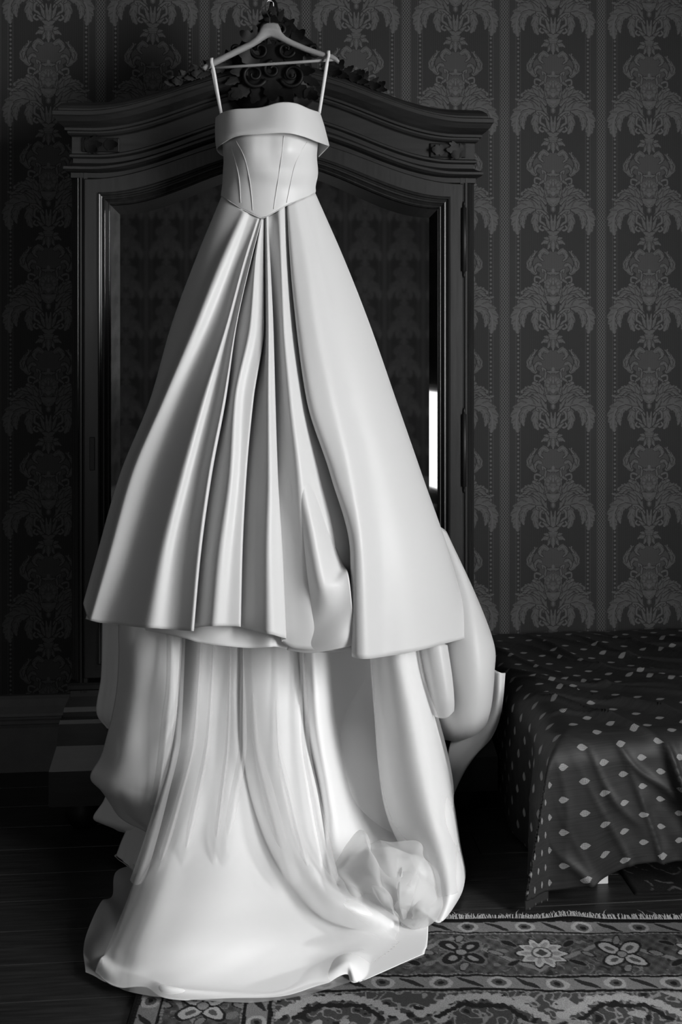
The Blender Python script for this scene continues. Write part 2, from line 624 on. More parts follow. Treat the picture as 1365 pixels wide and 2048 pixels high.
# ---- bedspread: woven little leaf motifs on a dark ribbed ground (uv in metres)
m, nt, b = new_mat('sprigged_bedspread_cloth'); k = NT(nt)
uv = k.n('ShaderNodeUVMap').outputs[0]
sep = k.n('ShaderNodeSeparateXYZ'); nt.links.new(uv, sep.inputs[0])
def lattice(ox, oy):
    cx = k.math('SUBTRACT', k.math('FRACT', k.math('MULTIPLY_ADD', sep.outputs[0], 1 / 0.112, 20.5 + ox)), 0.5)
    cx = k.math('MULTIPLY', cx, 0.112)
    cy = k.math('SUBTRACT', k.math('FRACT', k.math('MULTIPLY_ADD', sep.outputs[1], 1 / 0.092, 20.5 + oy)), 0.5)
    cy = k.math('MULTIPLY', cy, 0.092)
    a = k.math('MULTIPLY_ADD', cx, 1 / 0.0145, 0.0)
    a = k.math('MINIMUM', k.math('MAXIMUM', k.math('ADD', a, 0.12), -1.0), 1.0)
    hw = k.math('SUBTRACT', 1.0, k.math('MULTIPLY', a, a))
    hw = k.math('MULTIPLY', hw, k.math('MULTIPLY_ADD', a, -0.0036, 0.0092))
    inside = k.math('LESS_THAN', k.math('ABSOLUTE', cy), hw)
    s1 = k.math('SINE', k.math('MULTIPLY', k.math('ADD', cx, cy), 1150.0))
    s2 = k.math('SINE', k.math('MULTIPLY', k.math('SUBTRACT', cx, cy), 1150.0))
    dots = k.math('GREATER_THAN', k.math('MULTIPLY', s1, s2), -0.12)
    return k.math('MULTIPLY', inside, dots)
mk = k.math('MAXIMUM', lattice(0, 0), lattice(0.5, 0.5))
rib = k.noise(k.mapping(uv, (6, 260, 1)), 1.0, 3, 0.6)
base = k.ramp(rib, 0.3, 0.7, 0.014, 0.027)
nt.links.new(k.grey(k.mix(mk, base, 0.33)), b.inputs['Base Color'])
b.inputs['Roughness'].default_value = 0.55
b.inputs['Specular IOR Level'].default_value = 0.3
k.bump(rib, 0.25, 0.001, b)
M['bedspread'] = m

m, nt, b = new_mat('woven_rug_pile'); k = NT(nt)
at = k.n('ShaderNodeAttribute'); at.attribute_name = 'pile'
nz = k.noise(k.coord('Object'), 420, 2)
sp = k.n('ShaderNodeSeparateColor'); nt.links.new(at.outputs['Color'], sp.inputs[0])
nt.links.new(k.grey(k.math('MULTIPLY', sp.outputs[0], k.ramp(nz, 0.3, 0.7, 0.7, 1.3))), b.inputs['Base Color'])
b.inputs['Roughness'].default_value = 0.9
b.inputs['Specular IOR Level'].default_value = 0.1
k.bump(nz, 0.5, 0.002, b)
M['rug'] = m
M['fringe'] = plain('cotton_fringe', 0.42, 0.9, 0.1, 0.2)
#STRUCTURE

# ================================================================== THE ROOM
def structure(o):
    o['kind'] = 'structure'
    return o


floor = structure(MB().box(XL, XR, YF, 0, -0.12, -0.022).build('floor', M['boards']))
yb = 0.0
row = 0
while yb > YF + 0.05:
    y0 = max(yb - 0.165, YF)
    cut = (-1.15, 0.35, -0.4, 1.4, 0.75)[row % 5]
    dz = RNG.uniform(-0.0012, 0.0, 2)
    for i, (a, c) in enumerate(((XL, cut), (cut, XR))):
        MB().box(a + 0.0012, c - 0.0012, y0 + 0.0022, yb - 0.0022, -0.022, dz[i]).build('floor_board', M['boards'], floor, bevel=0.001)
    yb = y0
    row += 1

structure(MB().box(XL - 0.1, XR + 0.1, 0, 0.1, -0.1, ZC).build('wall_back', M['paper_x']))
structure(MB().box(XL - 0.1, FILL_WIN[0], YF - 0.1, YF, -0.1, ZC).box(FILL_WIN[1], XR + 0.1, YF - 0.1, YF, -0.1, ZC)
          .box(FILL_WIN[0], FILL_WIN[1], YF - 0.1, YF, -0.1, FILL_WIN[2]).box(FILL_WIN[0], FILL_WIN[1], YF - 0.1, YF, FILL_WIN[3], ZC).build('wall_front', M['paper_x']))
structure(MB().box(XL - 0.1, XL, YF, 0, -0.1, ZC).build('wall_left', M['paper_y']))
structure(MB().box(XL - 0.1, XR + 0.1, YF - 0.1, 0.1, ZC, ZC + 0.1).build('ceiling', M['ceiling']))
wr = MB()
ys = [YF, WIN2[0], WIN2[1], WIN1[0], WIN1[1], 0]
for a, c, w in ((YF, WIN2[0], None), (WIN2[0], WIN2[1], WIN2), (WIN2[1], WIN1[0], None), (WIN1[0], WIN1[1], WIN1), (WIN1[1], 0, None)):
    if w is None:
        wr.box(XR, XR + 0.1, a, c, -0.1, ZC)
    else:
        wr.box(XR, XR + 0.1, a, c, -0.1, w[2]); wr.box(XR, XR + 0.1, a, c, w[3], ZC)
structure(wr.build('wall_right', M['paper_y']))


def window(n, w, nv, nh):
    y0, y1, z0, z1 = w
    fr = structure(MB().box(XR - 0.02, XR + 0.1, y0, y0 + 0.06, z0, z1).box(XR - 0.02, XR + 0.1, y1 - 0.06, y1, z0, z1)
                   .box(XR - 0.02, XR + 0.1, y0 + 0.06, y1 - 0.06, z1 - 0.06, z1)
                   .box(XR - 0.02, XR + 0.1, y0 + 0.06, y1 - 0.06, z0, z0 + 0.06).build('window_%d' % n, M['white_paint']))
    iy = np.linspace(y0 + 0.06, y1 - 0.06, nv + 1); iz = np.linspace(z0 + 0.06, z1 - 0.06, nh + 1)
    for q in iy[1:-1]:
        MB().box(XR + 0.03, XR + 0.06, q - 0.013, q + 0.013, iz[0], iz[-1]).build('glazing_bar', M['white_paint'], fr)
    for q in iz[1:-1]:
        MB().box(XR + 0.032, XR + 0.058, iy[0], iy[-1], q - 0.013, q + 0.013).build('glazing_bar', M['white_paint'], fr)
    for i in range(nv):
        for j in range(nh):
            MB().box(XR + 0.043, XR + 0.047, iy[i], iy[i + 1], iz[j], iz[j + 1]).build('pane', M['glass'], fr)
    MB().box(XR - 0.10, XR + 0.02, y0 - 0.05, y1 + 0.05, z0 - 0.04, z0).build('window_sill', M['white_paint'], fr, bevel=0.006)


window(1, WIN1, 2, 4)
window(2, WIN2, 1, 1)
x0, x1, z0, z1 = FILL_WIN  # frame and panes of the added window around the fill lamp
fr = structure(MB().box(x0, x0 + 0.06, YF - 0.1, YF + 0.02, z0, z1).box(x1 - 0.06, x1, YF - 0.1, YF + 0.02, z0, z1)
               .box(x0 + 0.06, x1 - 0.06, YF - 0.1, YF + 0.02, z1 - 0.06, z1).box(x0 + 0.06, x1 - 0.06, YF - 0.1, YF + 0.02, z0, z0 + 0.06).build('window_3', M['white_paint']))
zm = (z0 + z1) / 2
MB().box(x0 + 0.06, x1 - 0.06, YF - 0.06, YF - 0.03, zm - 0.02, zm + 0.02).build('glazing_bar', M['white_paint'], fr)
for za, zb_ in ((z0 + 0.06, zm), (zm, z1 - 0.06)):
    MB().box(x0 + 0.06, x1 - 0.06, YF - 0.047, YF - 0.043, za, zb_).build('pane', M['glass'], fr)
MB().box(x0 - 0.05, x1 + 0.05, YF - 0.02, YF + 0.10, z0 - 0.04, z0).build('window_sill', M['white_paint'], fr, bevel=0.006)


# skirting boards: tall, with a sloping cap and two beads
def skirting(name, a, c, fixed, axis, sgn):
    prof = [(0.0, 0.285), (0.012, 0.283), (0.018, 0.272), (0.022, 0.245), (0.034, 0.222), (0.036, 0.212), (0.028, 0.207),
            (0.028, 0.200), (0.036, 0.196), (0.036, 0.184), (0.024, 0.178), (0.022, 0.165), (0.022, 0.0), (0.0, 0.0)]
    rows = []
    for t in (a, c):
        rows.append([(t, fixed + sgn * o, z) if axis == 0 else (fixed + sgn * o, t, z) for o, z in prof])
    mb = MB().grid(np.array(rows).transpose(1, 0, 2))
    for t in (0, 1):
        mb.add(rows[t], [tuple(range(len(prof)))])
    return structure(mb.build(name, M['skirting']))


skirting('baseboard_back', XL, XR, 0, 0, -1)
skirting('baseboard_front', XL, XR, YF, 0, 1)
skirting('baseboard_left', YF, 0, XL, 1, 1)
skirting('baseboard_right', YF, 0, XR, 1, -1)

# ================================================================== THE WARDROBE
WX, WH, WF = 0.120, 0.678, -0.50           # centre, half width, front plane
RISE = 0.148
ward = tag(empty('wardrobe', (WX, -0.26, 0)), 'tall dark carved wooden wardrobe with arched top and mirrored door behind the dress', 'wardrobe')


def rise(x, w=0.60, a=RISE):
    t = np.clip(np.abs(x) / w, 0, 1)
    return a * (0.5 + 0.5 * np.cos(math.pi * t))


def sweep(name, prof, mat, parent, arch=True, half=WH, n=72, back=-0.02, smooth=False):
    """moulding that runs along one side, the front and the other side; prof = (outwards, height)"""
    sx = np.linspace(-1, 1, n)
    rows = []
    for o, z in prof:
        r = [(WX - half - o, back, z)]
        for s in sx:
            r.append((WX + s * (half + o), WF - o, z + (rise(s * half) if arch else 0)))
        r.append((WX + half + o, back, z))
        rows.append(r)
    A = np.array(rows)
    mb = MB().grid(A)
    o = mb.build(name, mat, parent)
    return o


# carcass
for s in (-1, 1):
    x = WX + s * (WH - 0.012)
    MB().box(x - 0.012, x + 0.012, -0.46, -0.02, 0.10, 2.36).build('side_panel', M['wood'], ward)
MB().box(WX - WH + 0.024, WX + WH - 0.024, -0.035, -0.02, 0.10, 2.36).build('back_panel', M['wood'], ward)
MB().box(WX - WH + 0.024, WX + WH - 0.024, -0.45, -0.035, 0.46, 0.49).build('bottom_board', M['wood_h'], ward)
MB().box(WX - WH + 0.024, WX + WH - 0.024, -0.45, -0.035, 2.33, 2.355).build('top_board', M['wood_h'], ward)
# corner posts with a canted, beaded edge
for s in (-1, 1):
    pr = [(0.628, -0.46), (0.628, -0.505), (0.640, -0.505), (0.643, -0.500), (0.646, -0.505), (0.652, -0.505), (0.656, -0.497),
          (0.660, -0.499), (0.672, -0.487), (0.675, -0.480), (0.680, -0.476), (0.684, -0.468), (0.684, -0.455), (0.676, -0.45), (0.676, -0.43)]
    rows = [[(WX + s * a, c, z) for a, c in pr] for z in (0.44, 2.175)]
    mb = MB().grid(np.array(rows).transpose(1, 0, 2))
    for r in rows: mb.add(r, [tuple(range(len(pr)))])
    mb.build('corner_post', M['wood'], ward)
# base
sweep('base_moulding', [(-0.03, 0.475), (0.008, 0.475), (0.014, 0.468), (0.014, 0.455), (0.004, 0.448), (0.006, 0.43), (0.022, 0.40), (0.026, 0.385),
                        (0.026, 0.37), (0.034, 0.362), (0.038, 0.35), (0.044, 0.28), (0.060, 0.225), (0.066, 0.205), (0.066, 0.19), (0.066, 0.09), (0.02, 0.08)],
      M['wood_h'], ward, arch=False, n=8)
MB().box(WX - 0.55, WX + 0.55, WF - 0.052, WF - 0.03, 0.11, 0.35).build('drawer_front', M['wood_h'], ward, bevel=0.004)
for s in (-1, 1):
    for yy, nm in ((WF - 0.0, 'foot'), (-0.08, 'foot')):
        pr = [(0.035, 0.0), (0.05, 0.015), (0.062, 0.045), (0.055, 0.075), (0.045, 0.09), (0.05, 0.1)]
        A = np.array([[(WX + s * 0.64 + r * math.cos(t), yy + r * math.sin(t), z) for t in np.linspace(0, 6.283, 16, endpoint=False)] for r, z in pr])
        mb = MB().grid(A, closed=True); mb.f.append(tuple(range(16))); mb.build(nm, M['carve'], ward, True)

# arched frieze and cornice
sweep('frieze', [(-0.02, 2.150), (0.004, 2.150), (0.004, 2.166), (0.018, 2.170), (0.026, 2.176), (0.026, 2.184), (0.016, 2.189), (0.006, 2.194), (-0.002, 2.200),
                 (-0.002, 2.214), (0.008, 2.219), (0.008, 2.226), (0.001, 2.231), (0.001, 2.285), (0.006, 2.292)], M['wood_h'], ward)
sweep('cornice', [(0.000, 2.286), (0.010, 2.290), (0.014, 2.296), (0.014, 2.302), (0.022, 2.304), (0.022, 2.312), (0.030, 2.318), (0.044, 2.330), (0.052, 2.344),
                  (0.056, 2.348), (0.056, 2.360), (0.050, 2.364), (0.040, 2.366), (0.040, 2.372), (0.036, 2.382), (0.024, 2.392), (0.012, 2.398),
                  (-0.12, 2.399), (-0.40, 2.36)], M['wood_h'], ward)


# the door: frame rings follow an arched outline
def ring(inset, hw, zt, zb, y, n=40, dr=RISE):
    h = hw - inset
    pts = [(WX - h, y, zb + inset)]
    for z in np.linspace(zb + inset, zt - inset, 6)[1:-1]: pts.append((WX - h, y, z))
    for s in np.linspace(-1, 1, n): pts.append((WX + s * h, y, zt - inset + rise(s * 0.60)))
    for z in np.linspace(zt - inset, zb + inset, 6)[1:-1]: pts.append((WX + h, y, z))
    pts.append((WX + h, y, zb + inset))
    return pts


def framed(name, prof, mat, parent, hw, zt, zb):
    A = np.array([ring(i, hw, zt, zb, y) for i, y in prof])
    return MB().grid(A, closed=True).build(name, mat, parent)


DH, DT, DB = 0.638, 2.146, 0.49
door = framed('door', [(0.0, -0.47), (0.0, -0.510), (0.003, -0.513), (0.046, -0.513)], M['wood'], ward, DH, DT, DB)
framed('mirror_moulding', [(0.046, -0.511), (0.046, -0.519), (0.050, -0.522), (0.054, -0.520), (0.056, -0.514), (0.060, -0.512), (0.063, -0.517), (0.067, -0.518),
                           (0.070, -0.512), (0.077, -0.504), (0.080, -0.505), (0.083, -0.500), (0.083, -0.488)], M['wood'], door, DH, DT, DB)
# bevelled mirror
mo, mi = np.array(ring(0.082, DH, DT, DB, -0.4905)), np.array(ring(0.116, DH, DT, DB, -0.4943))
mb = MB().grid(np.array([mo, mi]), closed=True)
nm = len(mo)
mb.f.append(tuple(nm + i for i in range(nm)))
MIRROR = mb.build('mirror', M['mirror'], door)
MB().box(WX - 0.56, WX + 0.56, -0.480, -0.470, 0.56, 2.05).build('mirror_backing', M['wood'], door)
# hinges and lock plate
for z, hh in ((1.955, 0.11), (1.235, 0.125), (0.66, 0.11)):
    pts = [(WX + DH + 0.001, -0.516, z - hh - 0.02), (WX + DH + 0.001, -0.516, z - hh - 0.012), (WX + DH + 0.001, -0.516, z - hh), (WX + DH + 0.001, -0.516, z - hh + 0.002),
           (WX + DH + 0.001, -0.516, z + hh - 0.002), (WX + DH + 0.001, -0.516, z + hh), (WX + DH + 0.001, -0.516, z + hh + 0.012), (WX + DH + 0.001, -0.516, z + hh + 0.02)]
    MB().tube(pts, [0.002, 0.004, 0.004, 0.0085, 0.0085, 0.004, 0.004, 0.002], 10).build('hinge', M['iron'], door, True)
MB().box(WX - DH + 0.018, WX - DH + 0.036, -0.516, -0.512, 1.18, 1.29).build('lock_plate', M['iron'], door, bevel=0.002)


# ---- carving
def leaf_mesh(L, W, lobes, curl, name):
    n, c = 13, 7
    A = np.zeros((n, c, 3))
    for i in range(n):
        t = i / (n - 1)
        saw = (t * lobes) % 1.0
        w = W * math.sin(math.pi * min(1, (t * 0.97 + 0.03))**0.65)**0.7 * (0.72 + 0.4 * saw) + 0.0008
        for j in range(c):
            s = -1 + 2 * j / (c - 1)
            A[i, j] = (s * w, -0.010 * (1 - s * s) * math.sin(math.pi * t)**0.5 - 0.006 * abs(s) * saw - curl * t * t * L + 0.004 * (abs(s) < 0.2), L * t * (1 - 0.25 * t * curl * 2))
    me = mesh(name, A.reshape(-1, 3), MB().grid(A).f)
    me.materials.append(M['carve'])
    me.polygons.foreach_set('use_smooth', [True] * len(me.polygons))
    return me


LM = [leaf_mesh(1, 0.26, 4, 0.30, 'carved_leaf'), leaf_mesh(1, 0.20, 5, 0.18, 'carved_leaf'), leaf_mesh(1, 0.34, 3, 0.42, 'carved_leaf')]


def carved(parent, x, y, Y, ang, L, kind=0, side=1, name='carved_leaf'):
    """a carved leaf rooted at image point (x, y) on the plane Y, ang clockwise from straight up"""
    o = bpy.data.objects.new(name, LM[kind])
    COL.objects.link(o)
    p = P(x, y, Y)
    o.parent = parent
    o.matrix_basis = Matrix.Translation(Vector(p)) @ Matrix.Rotation(math.radians(ang), 4, 'Y') @ Matrix.Diagonal((L * side, L, L, 1))
    return o


def scroll(parent, x, y, Y, r0, turns, start, rad, hand=1, name='carved_scroll'):
    c = P(x, y, Y)
    pts = []; rr = []
    for t in np.linspace(0, 1, 34):
        a = math.radians(start) + hand * t * turns * 2 * math.pi
        r = r0 * (1 - 0.82 * t)
        pts.append((c[0] + r * math.cos(a), c[1] - 0.012 * t, c[2] + r * math.sin(a)))
        rr.append(rad * (1 - 0.45 * t))
    return MB().tube(pts, rr, 8).build(name, M['carve'], parent, True)


# crest: a solid shaped backing, then leaves and scrolls on it
outl = [(462, 190), (470, 150), (462, 108), (478, 92), (488, 74), (506, 58), (516, 42), (530, 36), (538, 16), (541, 2), (548, -3), (555, 6), (557, 22), (568, 33),
        (584, 42), (594, 56), (610, 72), (626, 84), (632, 100), (622, 118), (626, 150), (640, 190), (600, 222), (545, 232), (490, 222)]
fr = P([q[0] for q in outl], [q[1] for q in outl], -0.535)
bk = P([q[0] for q in outl], [q[1] for q in outl], -0.485); bk[:, 0] = fr[:, 0]; bk[:, 2] = fr[:, 2]
ctr = fr.mean(0)
ins = ctr + (fr - ctr) * 0.8 + np.array([0, -0.022, 0]); ins2 = ctr + (fr - ctr) * 0.45 + np.array([0, -0.035, 0])
mb = MB().grid(np.array([bk, fr, ins, ins2]), closed=True)
N = len(outl)
mb.f.append(tuple(3 * N + i for i in range(N))); mb.f.append(tuple(i for i in range(N)))
crest = mb.build('crest', M['carve'], ward, True)
for (x, y, a, L, kd) in [
        (545, 40, 2, 0.062, 0), (538, 44, -28, 0.055, 1), (555, 46, 30, 0.055, 1), (526, 62, -45, 0.06, 0), (566, 60, 45, 0.06, 0),
        (510, 82, -60, 0.07, 2), (584, 80, 58, 0.065, 2), (498, 104, -75, 0.07, 0), (602, 104, 70, 0.065, 0),
        (545, 80, 0, 0.09, 2), (528, 92, -30, 0.085, 0), (562, 92, 30, 0.085, 0), (520, 122, -65, 0.10, 2), (570, 122, 65, 0.10, 2),
        (545, 120, -12, 0.075, 1), (545, 124, 14, 0.075, 1), (505, 138, -100, 0.09, 0), (585, 138, 100, 0.09, 0),
        (545, 160, 180, 0.10, 2), (525, 165, 205, 0.10, 0), (565, 165, 155, 0.10, 0), (505, 170, 235, 0.10, 0), (585, 170, 125, 0.10, 0),
        (545, 185, 170, 0.075, 1), (548, 185, 190, 0.075, 1), (488, 150, -120, 0.08, 1), (604, 150, 120, 0.08, 1),
        (480, 178, -140, 0.07, 2), (612, 178, 140, 0.07, 2)]:
    carved(crest, x, y, -0.562 - 0.012 * (kd == 2), a + random.uniform(-5, 5), L, kd, random.choice((-1, 1)))
for (x, y, r, tn, st, h) in [(520, 100, 0.038, 1.4, 60, 1), (572, 100, 0.038, 1.4, 120, -1), (508, 150, 0.042, 1.5, -20, -1), (585, 150, 0.042, 1.5, 200, 1),
                             (545, 140, 0.030, 1.2, 90, 1), (532, 60, 0.022, 1.3, 30, 1), (560, 60, 0.022, 1.3, 150, -1), (470, 100, 0.022, 1.3, 200, 1), (628, 100, 0.022, 1.3, -20, -1)]:
    scroll(crest, x, y, -0.575, r, tn, st, 0.0075, h)
# hook peg hidden among the carving
MB().tube(P([541, 541, 541], [30, 30, 26], [-0.53, -0.62, -0.66]), [0.008, 0.007, 0.006], 8).build('peg', M['carve'], crest, True)

# leaf garlands lying along the top of the arch
for side in (-1, 1):
    gl = MB()
    xs_ = np.linspace(0.155, 0.34, 14)
    pts = [(WX + side * q, WF - 0.018, 2.395 + rise(q) + 0.012) for q in xs_]
    gl.tube(pts, np.linspace(0.014, 0.006, 14), 8)
    g = gl.build('leaf_garland', M['carve'], ward, True)
    for i, q in enumerate(np.linspace(0.15, 0.335, 9)):
        for j in range(2):
            o = bpy.data.objects.new('carved_leaf', LM[(i + j) % 3]); COL.objects.link(o); o.parent = g
            a = side * (95 + random.uniform(-22, 22) - (58 if j == 0 else -10))
            o.matrix_basis = Matrix.Translation((WX + side * q, WF - 0.032 - 0.006 * j, 2.394 + rise(q) + 0.006)) @ Matrix.Rotation(math.radians(a), 4, 'Y') @ Matrix.Diagonal((0.062 - 0.02 * i / 9,) * 3 + (1,))
# carved corner panels of the frieze
for side in (-1, 1):
    cx = WX + side * 0.585
    pn = MB().box(cx - 0.062, cx + 0.062, WF - 0.008, WF + 0.002, 2.236, 2.284).build('corner_carving', M['carve'], ward, bevel=0.003)
    for i, (dx, dz, a, L) in enumerate([(0.05, 0, -90, 0.07), (0.048, 0.006, -68, 0.055), (0.048, -0.006, -112, 0.055), (0.03, 0.01, -40, 0.032), (0.03, -0.01, -140, 0.032), (-0.012, 0, -90, 0.06), (0.05, 0.0, -20, 0.03), (0.05, 0.0, -160, 0.03)]):
        o = bpy.data.objects.new('carved_leaf', LM[i % 3]); COL.objects.link(o); o.parent = pn
        o.matrix_basis = Matrix.Translation((cx + side * dx, WF - 0.010, 2.26 + dz)) @ Matrix.Rotation(math.radians(side * a), 4, 'Y') @ Matrix.Diagonal((L, L * 0.6, L, 1))

# ================================================================== THE HANGER
hang = tag(empty('coat_hanger', tuple(P(541, 60, -0.70))), 'pale wooden coat hanger with a bar and wire hook holding up the dress', 'hanger')


def c1(x, y): return (300 + x / 2.73, y / 2.73)


top = [(285, 362), (296, 355), (330, 332), (400, 298), (480, 257), (540, 228), (575, 202), (597, 172), (606, 148), (620, 130), (640, 123), (676, 122), (700, 128), (712, 150), (720, 175),
       (742, 198), (775, 217), (850, 250), (910, 272), (960, 289), (1000, 298), (1024, 316), (1036, 334)]
bot = [(290, 382), (304, 388), (345, 366), (410, 333), (475, 301), (535, 272), (570, 254), (600, 236), (615, 225), (630, 215), (648, 205), (664, 203), (690, 214), (708, 222), (725, 231),
       (750, 243), (785, 258), (850, 285), (905, 303), (950, 317), (985, 326), (1012, 338), (1030, 348)]
tw = np.array([c1(*q) for q in top]); bw = np.array([c1(*q) for q in bot])
rows = []
for (w, dy) in ((0.0, 0.0), (0.12, -0.007), (0.5, -0.011), (0.88, -0.007), (1.0, 0.0), (0.88, 0.007), (0.5, 0.011), (0.12, 0.007)):
    q = tw * (1 - w) + bw * w
    p = P(q[:, 0], q[:, 1], -0.705); p[:, 1] += dy
    rows.append(p)
A = np.array(rows).transpose(1, 0, 2)
mb = MB().grid(A, closed=True); mb.f.append(tuple(range(8))); mb.f.append(tuple(len(top) * 8 - 8 + i for i in range(8)))
mb.build('shoulders', M['hanger'], hang, True)
e0, e1 = P(*c1(345, 372), -0.705), P(*c1(1004, 326), -0.705)
MB().tube([e0, (e0 * 2 + e1) / 3, (e0 + 2 * e1) / 3, e1], 0.0048, 10).build('bar', M['hanger'], hang, True)
hk = [(655, 130), (655, 100), (650, 84), (641, 66), (634, 46), (632, 26), (636, 8), (648, -8), (664, -8), (676, 6), (676, 22)]
hp = np.array([P(*c1(*q), -0.705) for q in hk]); hp[:, 1] += np.linspace(0, 0.03, len(hp))
MB().tube(pchip(hp, 40), 0.0019, 8).build('hook', M['steel'], hang, True)
#DRESS

# ================================================================== THE DRESS
dress = tag(empty('wedding_dress', (0.1, -1.1, 0)), 'white satin strapless wedding dress with long train hanging from the wooden hanger', 'dress')
SEAM_Y = 5
# ---- skirt: fold lines from waist seam to hem as (x, y) per level, with how far each stands forward
LV = [440, 520, 650, 800, 950, 1110, 1290]
YC = [-0.800, -0.850, -0.915, -0.985, -1.040, -1.080, -1.100]      # distance of the front middle per level
YE = [-0.700, -0.705, -0.715, -0.730, -0.745, -0.755, -0.760]      # distance of the side edges
GAIN = [0.28, 0.70, 1.00, 1.20, 1.30, 1.35, 1.35]
lines = [
    # xs per level, top y, hem y, forward
    ([444, 391, 343, 300, 240, 194, 167], 392, 1204, 0.000),
    ([456, 408, 358, 308, 246, 202, 172], 400, 1222, -0.004),
    ([482, 430, 376, 316, 253, 210, 176], 416, 1234, 0.004),
    ([490, 447, 394, 328, 264, 219, 181], 424, 1241, 0.026),      # crest 1
    ([500, 467, 418, 356, 298, 254, 207], 427, 1246, -0.016),
    ([509, 481, 440, 384, 334, 290, 258], 432, 1252, -0.014),
    ([516, 489, 454, 408, 366, 326, 302], 436, 1256, 0.012),      # crest 2
    ([519, 494, 461, 421, 382, 346, 330], 437, 1258, -0.010),
    ([521, 499, 467, 436, 402, 372, 357], 438, 1260, -0.012),
    ([523, 502, 472, 447, 418, 397, 384], 438, 1262, 0.010),
    ([524, 503, 474, 452, 424, 402, 388], 438, 1262, -0.004),     # edge A
    ([523, 501, 471, 447, 418, 394, 378], 438, 1258, -0.055),     # tuck A
    ([524, 507, 487, 458, 440, 415, 402], 438, 1254, -0.030),
    ([524, 511, 501, 470, 461, 440, 427], 438, 1252, 0.010),      # crest 3
    ([526, 520, 515, 488, 478, 464, 455], 438, 1252, -0.008),
    ([527, 526, 527, 505, 491, 482, 479], 438, 1253, -0.010),
    ([527, 527, 528, 507, 493, 485, 482], 438, 1254, -0.022),     # edge B
    ([526, 525, 525, 502, 487, 477, 472], 438, 1252, -0.065),     # tuck B
    ([529, 529, 530, 520, 515, 508, 505], 436, 1260, -0.034),
    ([533, 535, 537, 537, 538, 535, 537], 433, 1268, 0.012),      # crest C
    ([535, 539, 543, 545, 550, 553, 560], 432, 1274, -0.002),
    ([536, 541, 547, 551, 556, 566, 573], 431, 1278, -0.016),     # edge C
    ([536, 539, 544, 546, 550, 558, 563], 431, 1282, -0.070),     # tuck C
    ([546, 551, 556, 563, 575, 588, 585], 426, 1296, (-.05, -.05, -.05, -.05, -.045, -.05, -.06)),
    ([558, 562, 567, 580, 598, 612, 628], 419, 1300, (.004, .004, .004, .004, -.004, -.03, -.052)),      # crest D
    ([566, 571, 579, 597, 616, 640, 660], 414, 1302, (-.014, -.014, -.014, -.014, -.020, -.040, -.056)),
    ([571, 578, 590, 612, 640, 676, 694], 411, 1300, -0.050),
    ([576, 585, 600, 622, 668, 708, 712], 410, 1300, -0.078),     # tuck behind right panel
    ([574, 580, 592, 613, 661, 701, 704], 410, 1312, -0.020),     # left edge of right panel
    ([578, 588, 603, 628, 674, 708, 712], 409, 1316, 0.006),
    ([590, 612, 632, 664, 700, 724, 732], 404, 1318, 0.020),
    ([602, 634, 662, 700, 736, 758, 770], 398, 1313, -0.004),
    ([612, 652, 690, 733, 775, 806, 820], 393, 1305, 0.004),
    ([622, 672, 716, 764, 815, 860, 886], 389, 1288, 0.004),
    ([631, 690, 741, 794, 847, 903, 946], 385, 1269, 0.000),
]
nl = len(lines)
G = np.zeros((7, nl, 3))
for j, (xs_, y0, y1, fw) in enumerate(lines):
    for i in range(7):
        y = LV[i]
        if i == 0: y = y0
        if i == 6: y = y1
        l, r = lines[0][0][i], lines[-1][0][i]
        q = (xs_[i] - (l + r) / 2) / ((r - l) / 2)
        base = YE[i] + (YC[i] - YE[i]) * math.sqrt(max(0.0, 1 - 0.98 * q * q))
        f_ = fw[i] if isinstance(fw, (list, tuple)) else fw
        G[i, j] = (xs_[i], y, base - f_ * GAIN[i])
Wp = P(G[..., 0], G[..., 1], G[..., 2])
# the rest of the cone, round the back
def back_cols(edge, other):
    out = []
    for f, yb_ in ((0.03, 0.35), (0.18, 0.9), (0.5, 1.0)):
        c = edge * (1 - f) + other * f
        yback = np.array([-0.655, -0.650, -0.640, -0.620, -0.60, -0.59, -0.585])
        c[:, 1] = edge[:, 1] * (1 - yb_) + yback * yb_
        out.append(c)
    return out
L_, R_ = Wp[:, 0].copy(), Wp[:, -1].copy()
lc = back_cols(L_, R_)[::-1]; rc = back_cols(R_, L_)
Wp = np.concatenate([np.stack(lc, 1), Wp, np.stack(rc, 1)], 1)
skirt = cloth('skirt', Wp, M['satin'], dress, nr=130, nc=420, wrinkle=0.0011, fu=70, fv=9, seed=4, thick=0.002, pixel=False, spline=pchip, soften=9)

# a second satin layer whose hem shows under the folds
U = []
for y, Yc in ((1190, -0.95), (1225, -0.98), (1262, -1.0)):
    dy = 0 if y < 1250 else 1
    U.append([(172 + (1262 - y) * 0.25, y - 24, -0.72), (240, y - 10, -0.80), (300, y, -0.88), (368, y + 8 + 6 * dy, Yc + 0.03), (400, y + 8 + 16 * dy, Yc), (450, y + 8 + 22 * dy, Yc - 0.015),
              (500, y + 8 + 26 * dy, Yc), (540, y + 8 + 24 * dy, Yc - 0.02), (556, y + 4 + 28 * dy, Yc + 0.01), (600, y + 10 + 30 * dy, Yc + 0.02), (690, y + 12 + 28 * dy, Yc + 0.03), (760, y, -0.90), (830, y - 30, -0.82)])
cloth('underskirt', U, M['lining'], dress, nr=24, nc=120, wrinkle=0.002, fu=40, seed=9)

